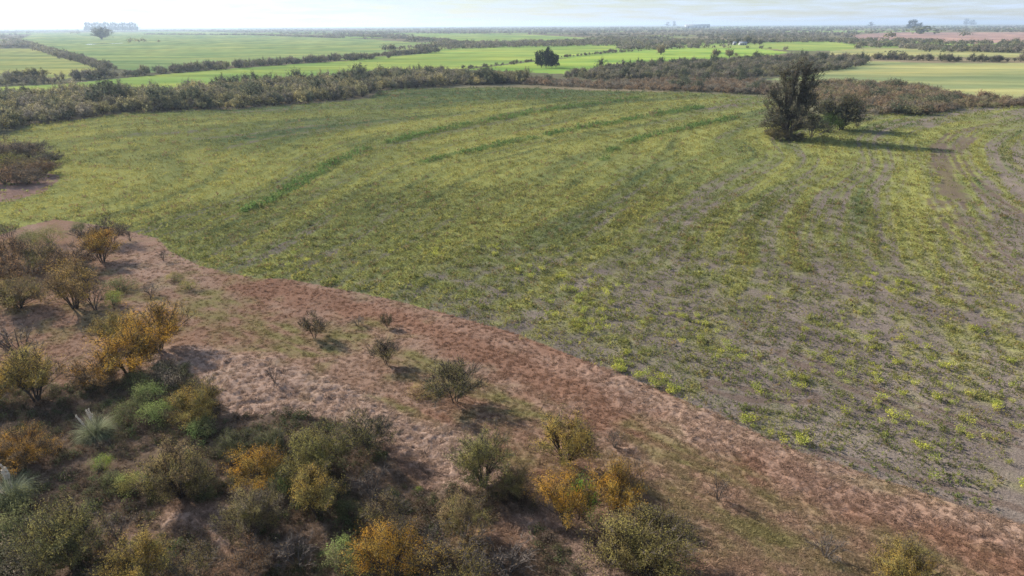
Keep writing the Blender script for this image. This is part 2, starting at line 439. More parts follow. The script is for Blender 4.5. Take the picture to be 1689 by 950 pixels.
PINK = np.array((0.262, 0.170, 0.120)); PALEC = np.array((0.335, 0.238, 0.188)); REDC = np.array((0.222, 0.124, 0.084)); OLIVEC = np.array((0.185, 0.16, 0.07)); HUMUS = np.array((0.125, 0.09, 0.066))
def meadow_color(P):
    pale = blob(P, PALE, 1.6, 80); red = blob(P, RED, 2.2, 90); olv = blob(P, OLIVE, 1.8, 95)
    pa = 0.77 * P[:, 0] - 0.64 * P[:, 1]; qa = 0.64 * P[:, 0] + 0.77 * P[:, 1]
    n = fbm(pa / 13, qa / 3.6, 101, 4) - 0.5
    n2 = fbm(pa / 2.4, qa / 0.9, 111, 3) - 0.5
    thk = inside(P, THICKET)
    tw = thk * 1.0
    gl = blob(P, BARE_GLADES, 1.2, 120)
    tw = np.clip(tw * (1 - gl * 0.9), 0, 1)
    col = mixv(np.broadcast_to(PINK, (len(P), 3)), PALEC, np.clip(0.15 + n * 1.1 + n2 * 0.5, 0, 1) * 0.7)
    col = mixv(col, REDC, np.clip(0.25 - n * 1.6, 0, 1) * 0.6)
    col = mixv(col, REDC, red * 0.85)
    col = mixv(col, OLIVEC, np.clip(olv * (0.55 + n2 * 2.2 + n), 0, 1) * 0.95)
    col = mixv(col, OLIVEC, np.clip((fbm(P[:, 0] / 2.2, P[:, 1] / 2.2, 116, 4) - 0.52) * 4 - n, 0, 1) * 0.55 * (1 - red))
    col = mixv(col, PALEC, pale * 0.85)
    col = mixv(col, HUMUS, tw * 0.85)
    return col, pale, red, olv, tw

def ground_z(P):
    """relief of the ground: tussocks in the dry meadow, clods and ridges in the field"""
    z = np.zeros(len(P))
    r = np.hypot(P[:, 0], P[:, 1])
    m = inside(P, MEADOW) & (r < 260)
    if m.any():
        q = P[m]
        _, pale, red, olv, tw = meadow_color(q)
        a = 0.062 + 0.17 * pale ** 1.5 - 0.04 * olv + 0.03 * tw
        wx = q[:, 0] + (fbm(q[:, 0] / 1.7, q[:, 1] / 1.7, 5, 2) - .5) * 1.2
        wy = q[:, 1] + (fbm(q[:, 0] / 1.7, q[:, 1] / 1.7, 6, 2) - .5) * 1.2
        l1 = 1 - np.abs(2 * vnoise(wx / 0.95, wy / 0.8, 7) - 1) ** 1.2
        l2 = 1 - np.abs(2 * vnoise(wx / 0.42, wy / 0.38, 8) - 1)
        l3 = vnoise(q[:, 0] / 0.17, q[:, 1] / 0.17, 9)
        z[m] = a * (1.15 * l1 + 0.6 * l2 + 0.3 * l3) + (fbm(q[:, 0] / 9, q[:, 1] / 9, 10, 2) - .5) * 0.5
    f = ~m & (r < 420) & inside(P, FIELD)
    if f.any():
        q = P[f]
        z[f] = 0.12 * fbm(q[:, 0] / 1.4, q[:, 1] / 1.4, 12, 3) + (fbm(q[:, 0] / 12, q[:, 1] / 12, 10, 2) - .5) * 0.3
    return z

def gz(x, y):
    return float(ground_z(np.array([[x, y]]))[0])

def land_color(P):
    r = np.hypot(P[:, 0], P[:, 1])
    n = fbm(P[:, 0] / 160, P[:, 1] / 90, 130, 5)
    n2 = fbm(P[:, 0] / 500, P[:, 1] / 260, 140, 3)
    col = mixv(np.broadcast_to(np.array((0.13, 0.125, 0.075)), (len(P), 3)), (0.21, 0.17, 0.11), sstep(0.4, 0.65, n))
    col = mixv(col, (0.19, 0.27, 0.07), sstep(0.57, 0.64, n2) * (r > 700))
    return col

# ------------------------------------------------------------------ ground, one continuous polar sheet cut into its fields
ypix = np.concatenate([np.arange(1010, 420, -1.75), np.arange(420, 120, -1.15), np.arange(120, 62, -0.75), np.arange(62, 46, -0.5), np.arange(46, 42.2, -0.3)])
rad = np.concatenate([[0.5, 6, 12, 18, 23], CAM_H / np.tan(PITCH - np.arctan((CY - ypix) / FPX)), [30000]])
rad = np.unique(np.round(rad, 4))
ang = np.concatenate([np.arange(-180, -56, 4), np.arange(-56, -49, 1.0), np.arange(-49, 49, 0.118), np.arange(49, 56, 1.0), np.arange(56, 180, 4)]) * math.pi / 180
nr, na = len(rad), len(ang)
RR, AA = np.meshgrid(rad, ang, indexing='ij')
GP = np.stack([(RR * np.sin(AA)).ravel(), (RR * np.cos(AA)).ravel()], -1)
GZ = ground_z(GP)
ii, jj = np.meshgrid(np.arange(nr - 1), np.arange(na), indexing='ij')
j2 = (jj + 1) % na
GF = np.stack([ii * na + jj, (ii + 1) * na + jj, (ii + 1) * na + j2, ii * na + j2], -1).reshape(-1, 4)[:, ::-1]
fc = GP[GF].mean(1)
zone = np.zeros(len(GF), int)
for k, V in enumerate(CROPW): zone[inside(fc, V)] = 3 + k
zone[inside(fc, FIELD)] = 1
zone[inside(fc, MEADOW)] = 2
vcol = np.empty((len(GP), 3))
vz = np.zeros(len(GP), int)
for k, V in enumerate(CROPW): vz[inside(GP, V)] = 3 + k
vz[inside(GP, FIELD)] = 1
vz[inside(GP, MEADOW)] = 2
vcol[:] = land_color(GP)
m = vz == 1
vcol[m] = field_color(GP[m])[0]
m = vz == 2
vcol[m] = meadow_color(GP[m])[0]
for k, c in enumerate(CROPS):
    m = vz == 3 + k
    q = GP[m]
    n = fbm(q[:, 0] / 60, q[:, 1] / 26, 150 + k, 4) - 0.5
    n2 = fbm((q[:, 0] * 0.3 + q[:, 1]) / 9, (q[:, 0] - 0.3 * q[:, 1]) / 160, 160 + k, 2) - 0.5
    vcol[m] = np.clip(np.array(c[2]) * (1 + 0.4 * n + 0.55 * n2)[:, None] + np.array((0.07, 0.03, 0.0)) * np.clip(n * 3, -0.6, 1)[:, None], 0.02, 1)
names = [('ground', 'scrubby rough land reaching to the horizon', M_LAND), ('weedy_field', 'large weedy fallow field with curving rows', M_FIELD),
         ('dry_meadow', 'pinkish dry grass meadow in front of the weedy field', M_MEADOW)] + [(c[0], c[1], M_CROP) for c in CROPS]
GV = np.column_stack([GP, GZ])
for k, (nm, lb, mt) in enumerate(names):
    f = GF[zone == k]
    if not len(f): continue
    used, inv = np.unique(f, return_inverse=True)
    me = new_mesh(nm, GV[used], inv.reshape(-1, 4), mt, True)
    a = me.attributes.new('albedo', 'FLOAT_COLOR', 'POINT')
    a.data.foreach_set('color', np.column_stack([vcol[used], np.ones(len(used))]).astype(np.float32).ravel())
    link(nm, me, label=lb, kind='structure')

# ------------------------------------------------------------------ plant shapes
def tubes(segs, sides=3):
    """segs: (n,8) p0 p1 r0 r1 -> verts, quads"""
    s = np.asarray(segs, float)
    p0, p1, r0, r1 = s[:, :3], s[:, 3:6], s[:, 6], s[:, 7]
    d = p1 - p0
    d /= np.maximum(np.linalg.norm(d, axis=1), 1e-6)[:, None]
    ref = np.where(np.abs(d[:, 2:3]) < 0.9, [[0, 0, 1.0]], [[1.0, 0, 0]])
    u = np.cross(d, ref); u /= np.linalg.norm(u, axis=1)[:, None]
    v = np.cross(d, u)
    V = []
    for pp, rr in ((p0, r0), (p1, r1)):
        for k in range(sides):
            a = 2 * math.pi * k / sides
            V.append(pp + rr[:, None] * (math.cos(a) * u + math.sin(a) * v))
    V = np.stack(V, 1)
    n = len(s)
    base = (np.arange(n) * 2 * sides)[:, None]
    F = []
    for k in range(sides):
        k2 = (k + 1) % sides
        F.append(base + np.array([[k, k2, sides + k2, sides + k]]))
    return V.reshape(-1, 3), np.concatenate(F, 0)

def leaf_quads(rng, C, l, w, up=0.0, outward=None):
    n = len(C)
    t = rng.normal(size=(n, 3)); t[:, 2] += up
    nn = rng.normal(size=(n, 3))
    if outward is not None:
        nn = outward / np.maximum(np.linalg.norm(outward, axis=1), 1e-6)[:, None] + nn * 0.33
        t = np.cross(nn, rng.normal(size=(n, 3)))
    t /= np.linalg.norm(t, axis=1)[:, None]
    b = np.cross(t, nn); b /= np.maximum(np.linalg.norm(b, axis=1), 1e-6)[:, None]
    s = rng.uniform(0.65, 1.35, (n, 1))
    V = np.stack([C - t * l * s / 2, C + b * w * s / 2, C + t * l * s / 2, C - b * w * s / 2], 1)
    F = np.arange(n * 4).reshape(n, 4)
    return V.reshape(-1, 3), F

def bez(a, c, b, n):
    t = np.linspace(0, 1, n)[:, None]
    return (1 - t) ** 2 * a + 2 * t * (1 - t) * c + t * t * b

class Proto: pass

def make_tree(name, seed, W_, H_, stems=5, nb=34, nt=9, nl=12, leaf=(0.15, 0.09), trunk=0.06, low=0.30, flat=0.45, shape='dome', bark=None, lean=0.0, shell=0.45, sprays=4, scatter=0.05, low_lobes=True):
    rng = np.random.default_rng(seed)
    R = W_ / 2
    ph = rng.uniform(0, 6.28, 4)
    lob = lambda a: 1 + 0.2 * np.sin(2 * a + ph[0]) + 0.16 * np.sin(3 * a + ph[1]) + 0.1 * np.sin(5 * a + ph[2])
    tg = []
    for i in range(nb):
        a = rng.uniform(0, 2 * math.pi)
        if shape == 'tall':
            h = rng.uniform(0.06, 1.0) ** 0.9
            pr = np.interp(h, [0, .12, .35, .6, .82, .93, 1], [1.0, 1.15, 1.1, .95, .68, .52, .25])
            rho = R * pr * lob(a + 2 * h) * rng.uniform(0.15, 1) ** 0.6
            z = h * H_
        else:
            q = math.sqrt(rng.uniform(0.0, 1.0))
            rho = R * 0.88 * q * lob(a)
            zt = H_ * 0.93 * (1 - flat * q * q) * (0.9 + 0.2 * vnoise(np.array([3 * math.cos(a) * q + seed]), np.array([3 * math.sin(a) * q]), seed)[0])
            zb = H_ * low * (1 - 0.35 * q)
            z = zb + (zt - zb) * rng.uniform(0, 1) ** shell
        tg.append((rho * math.cos(a) + lean * z, rho * math.sin(a), z))
    tg = np.array(tg)
    segs = []; tw_end = []; tw_start = []
    ends = []; paths = []
    for k in range(stems):
        a = 2 * math.pi * (k + rng.uniform(-.3, .3)) / stems
        b0 = np.array([math.cos(a), math.sin(a), 0]) * R * 0.05
        if shape == 'tall':
            e = np.array([math.cos(a) * R * 0.3, math.sin(a) * R * 0.3, H_ * rng.uniform(0.6, 0.97)])
            c = np.array([math.cos(a) * R * 0.28, math.sin(a) * R * 0.28, H_ * 0.35])
        else:
            e = np.array([math.cos(a) * R * rng.uniform(.35, .6), math.sin(a) * R * rng.uniform(.35, .6), H_ * rng.uniform(.5, .7)])
            c = np.array([math.cos(a) * R * 0.14, math.sin(a) * R * 0.14, H_ * 0.32])
        e[0] += lean * e[2]
        p = bez(b0 - [0, 0, 0.12], c, e, 7)
        rr = np.linspace(trunk, trunk * 0.35, 7)
        for i in range(6): segs.append((*p[i], *p[i + 1], rr[i], rr[i + 1]))
        ends.append(e); paths.append(p)
    ends = np.array(ends)
    for t in tg:
        k = np.argmin(np.hypot(ends[:, 0] - t[0], ends[:, 1] - t[1]) + rng.uniform(0, R * 0.3, len(ends)))
        p = paths[k]
        lim = np.clip(t[2] / H_ * 1.1, 0.25, 1)
        i0 = int(np.clip(rng.uniform(0.3, 1.0) * lim * 6, 1, 6))
        s = p[i0]
        c = s * 0.5 + t * 0.5 + np.array([0, 0, 0.08 * H_]) + rng.normal(size=3) * 0.04 * W_
        q = bez(s, c, t, 5)
        r0 = trunk * 0.36
        rr = np.linspace(r0, r0 * 0.35, 5)
        for i in range(4): segs.append((*q[i], *q[i + 1], rr[i], rr[i + 1]))
        for j in range(nt):
            f = rng.uniform(0.35, 1.0) * 4
            i = min(int(f), 3); s2 = q[i] + (q[i + 1] - q[i]) * (f - i)
            o = rng.normal(size=3); o /= np.linalg.norm(o)
            out_ = np.array([t[0], t[1], 0.5 * H_]); out_ /= max(np.linalg.norm(out_), 1e-6)
            d = o * 0.8 + out_ * 0.55 + np.array([0, 0, 0.35])
            if shape == 'tall': d[2] += 0.25
            e = s2 + d * rng.uniform(0.5, 1.15) * scatter * 2.4 * W_
            if shape != 'tall' and e[2] < 0.05: e[2] = 0.05
            segs.append((*s2, *e, r0 * 0.5, r0 * 0.22))
            tw_start.append(s2); tw_end.append(e)
    ts, te = np.array(tw_start), np.array(tw_end)
    V, F = tubes(segs, 3)
    # fine sprays: thin slivers beyond the twigs
    if sprays:
        nS = len(ts) * sprays
        f = rng.uniform(0.3, 1, (nS, 1))
        s = np.repeat(ts, sprays, 0) * (1 - f) + np.repeat(te, sprays, 0) * f
        d = np.repeat(te - ts, sprays, 0)
        d = d / np.maximum(np.linalg.norm(d, axis=1), 1e-6)[:, None] + rng.normal(size=(nS, 3)) * 0.55
        e = s + d * rng.uniform(0.25, 0.6, (nS, 1)) * scatter * 2.0 * W_
        w = np.cross(d, rng.normal(size=(nS, 3))); w /= np.linalg.norm(w, axis=1)[:, None]
        wd = max(0.011, 0.0024 * W_)
        sv = np.stack([s - w * wd, s + w * wd, e + w * wd * .4, e - w * wd * .4], 1).reshape(-1, 3)
        F = np.concatenate([F, np.arange(nS * 4).reshape(-1, 4) + len(V)]); V = np.concatenate([V, sv])
    p = Proto(); p.W, p.H, p.name = W_, H_, name
    p.trunk = new_mesh(name + '_trunk', V, F, bark or M_BARK)
    p.crown = None
    if nl:
        n = len(ts) * nl
        f = rng.uniform(0.25, 1.15, (n, 1))
        C = np.repeat(ts, nl, 0) * (1 - f) + np.repeat(te, nl, 0) * f + rng.normal(size=(n, 3)) * scatter * 0.5 * W_
        C = C[C[:, 2] > 0.03]
        V, F = leaf_quads(rng, C, leaf[0], leaf[1], 0.2, C - np.array([0, 0, 0.3 * H_]) + rng.normal(size=(1, 3)) * 0.01)
        p.crown = new_mesh(name + '_crown', V, F, M_LEAF)
    return p

def make_shrub(name, seed, W_, H_, n=900, leaf=(0.12, 0.07), stems=26, low=0.0, tuft=14):
    """low leafy bush: leaves in many small clumps over a dome"""
    rng = np.random.default_rng(seed)
    R = W_ / 2
    a = rng.uniform(0, 6.28, tuft * 3); q = np.sqrt(rng.uniform(0, 1, tuft * 3))
    lob = 1 + 0.2 * np.sin(2 * a + seed) + 0.15 * np.sin(5 * a + 2 * seed)
    z = H_ * (low + (0.92 - low) * np.sqrt(np.clip(1 - (q * 0.95) ** 2, 0, 1)) * rng.uniform(0.45, 1, len(a)) ** 0.5)
    cl = np.stack([R * 0.9 * q * lob * np.cos(a), R * 0.9 * q * lob * np.sin(a), z], -1)
    k = rng.integers(0, len(cl), n)
    C = cl[k] + rng.normal(size=(n, 3)) * np.array([0.10, 0.10, 0.09]) * W_ * rng.uniform(0.5, 1.2, (n, 1))
    C[:, 2] = np.abs(C[:, 2]) + 0.02
    V, F = leaf_quads(rng, C, leaf[0], leaf[1], 0.5, (C - np.array([0, 0, 0.15 * H_])) / np.array([1, 1, 0.7]))
    segs = []
    for i in range(stems):
        e = cl[rng.integers(0, len(cl))]
        s = np.array([*rng.normal(size=2) * R * 0.12, -0.05])
        c = np.array([s[0] * .5 + e[0] * .5, s[1] * .5 + e[1] * .5, e[2] * 0.35])
        p = bez(s, c, e * 1.05, 4)
        for j in range(3): segs.append((*p[j], *p[j + 1], 0.02 - 0.005 * j, 0.015 - 0.005 * j))
    TV, TF = tubes(segs, 3)
    p = Proto(); p.W, p.H, p.name = W_, H_, name
    p.trunk = new_mesh(name + '_trunk', TV, TF, M_BARK)
    p.crown = new_mesh(name + '_crown', V, F, M_LEAF)
    return p

# ---- prototypes
P = {}
# feathery umbrella trees, half bare
P['fan'] = [make_tree('fan%d' % s, 10 + s, 5.5, 3.9, stems=5 + s % 3, nb=40, nt=10, nl=38, leaf=(0.075, 0.042), trunk=0.08, low=0.44, flat=0.34, scatter=0.05, sprays=5) for s in range(4)]
P['thin'] = [make_tree('thin%d' % s, 30 + s, 4.2, 3.6, stems=4, nb=34, nt=10, nl=22, leaf=(0.055, 0.03), trunk=0.045, low=0.34, flat=0.36, scatter=0.06, sprays=12) for s in range(3)]
P['bare'] = [make_tree('bare%d' % s, 50 + s, 3.0, 3.0, stems=3 + s, nb=18, nt=7, nl=1, leaf=(0.07, 0.04), trunk=0.05, low=0.3, flat=0.45, scatter=0.07, sprays=5, bark=M_BARKG) for s in range(3)]
P['dense'] = [make_tree('dense%d' % s, 70 + s, 7.0, 4.8, stems=7, nb=78, nt=9, nl=40, leaf=(0.08, 0.045), trunk=0.09, low=0.14, flat=0.48, scatter=0.044, shell=0.5, sprays=5) for s in range(3)]
P['bush'] = [make_shrub('bush%d' % s, 90 + s, 2.4, 1.7, 3400, (0.075, 0.042), tuft=14) for s in range(3)]
P['low'] = [make_shrub('low%d' % s, 110 + s, 2.6, 1.0, 2600, (0.08, 0.036), tuft=16) for s in range(2)]
P['brown'] = [make_tree('brown%d' % s, 130 + s, 7.0, 4.6, stems=6, nb=60, nt=9, nl=20, leaf=(0.12, 0.06), trunk=0.08, low=0.08, flat=0.42, scatter=0.052, sprays=8) for s in range(3)]
# middle distance and far shapes, fewer and larger leaf sprays
P['belt'] = [make_tree('belt%d' % s, 150 + s, 6.0, 4.6, stems=3, nb=30, nt=5, nl=9, leaf=(0.34, 0.19), trunk=0.09, low=0.1, flat=0.45, scatter=0.058, sprays=3) for s in range(4)]
P['scrub'] = [make_tree('scrub%d' % s, 170 + s, 4.6, 2.7, stems=3, nb=24, nt=5, nl=8, leaf=(0.27, 0.15), trunk=0.05, low=0.05, flat=0.5, scatter=0.065, sprays=4) for s in range(3)]
P['far'] = [make_shrub('far%d' % s, 190 + s, 9.0, 5.5, 90, (1.7, 1.1), stems=3, tuft=8) for s in range(3)]
P['tall'] = [make_tree('tall', 210, 13.5, 22.0, stems=7, nb=140, nt=9, nl=26, leaf=(0.36, 0.17), trunk=0.26, shape='tall', scatter=0.042, sprays=5, lean=0.05)]
P['round'] = [make_tree('round', 215, 9.5, 9.0, stems=4, nb=80, nt=8, nl=14, leaf=(0.34, 0.18), trunk=0.16, low=0.02, flat=0.4, scatter=0.045, sprays=3)]
P['pine'] = [make_tree('pine%d' % s, 220 + s, 8.5, 13.0, stems=2, nb=70, nt=6, nl=7, leaf=(0.8, 0.4), trunk=0.22, shape='tall', scatter=0.05, sprays=0) for s in range(2)]
P['gum'] = [make_tree('gum%d' % s, 230 + s, 26.0, 44.0, stems=3, nb=40, nt=4, nl=6, leaf=(3.4, 2.0), trunk=0.5, shape='tall', scatter=0.05, sprays=0) for s in range(2)]

_pick = {}
def place(kind, name, x, y, w, hr, tint, tint2, label, cat, group=None, parts=True, rot=None, metres=False):
    """one plant: an Empty at its foot with trunk and crown; x, y, w as surveyed (w = crown width)"""
    ps = P[kind]; i = _pick.get(kind, 0); _pick[kind] = i + 1
    p = ps[i % len(ps)]
    g = (x, y) if metres else at(x, y)
    z = gz(*g) - 0.04
    if not metres: w = w * math.sqrt(g[0] ** 2 + g[1] ** 2 + CAM_H ** 2) / FPX
    if kind not in ('gum', 'pine', 'far', 'tall'): w *= {'dense': 1.02, 'fan': 1.3, 'bush': 1.05, 'low': 1.05, 'brown': 1.1}.get(kind, 1.25)
    if kind == 'brown': hr *= 0.85
    if kind == 'gum': hr *= 0.85
    s = w / p.W; sz = w * hr / p.H
    o = bpy.data.objects.new(name, None); COL.objects.link(o)
    o.empty_display_size = 0.3
    o.location = (g[0], g[1], z); o.scale = (s, s, sz)
    o.rotation_euler = (0, 0, rot if rot is not None else (i * 2.399 + x * 0.37) % 6.283)
    o['label'] = label; o['category'] = cat
    if group: o['group'] = group
    t = link('trunk', p.trunk, o)
    if p.crown:
        c = link('crown', p.crown, o)
        c['tint'] = [float(v) for v in tint]; c['tint2'] = [float(v) for v in tint2]
    return o

ORANGE = (0.48, 0.26, 0.04); GOLD = (0.40, 0.275, 0.07); OLIVE_L = (0.29, 0.25, 0.085); BROWN = (0.29, 0.205, 0.115); GREEN = (0.185, 0.19, 0.085)
BRIGHT = (0.24, 0.30, 0.10); DARKG = (0.10, 0.11, 0.055); GREY = (0.22, 0.18, 0.14); YELG = (0.30, 0.32, 0.05); RUST = (0.31, 0.18, 0.09); PALEG = (0.20, 0.27, 0.09)
GS = 'trees and shrubs of the near thicket'; GM = 'single trees on the dry meadow'
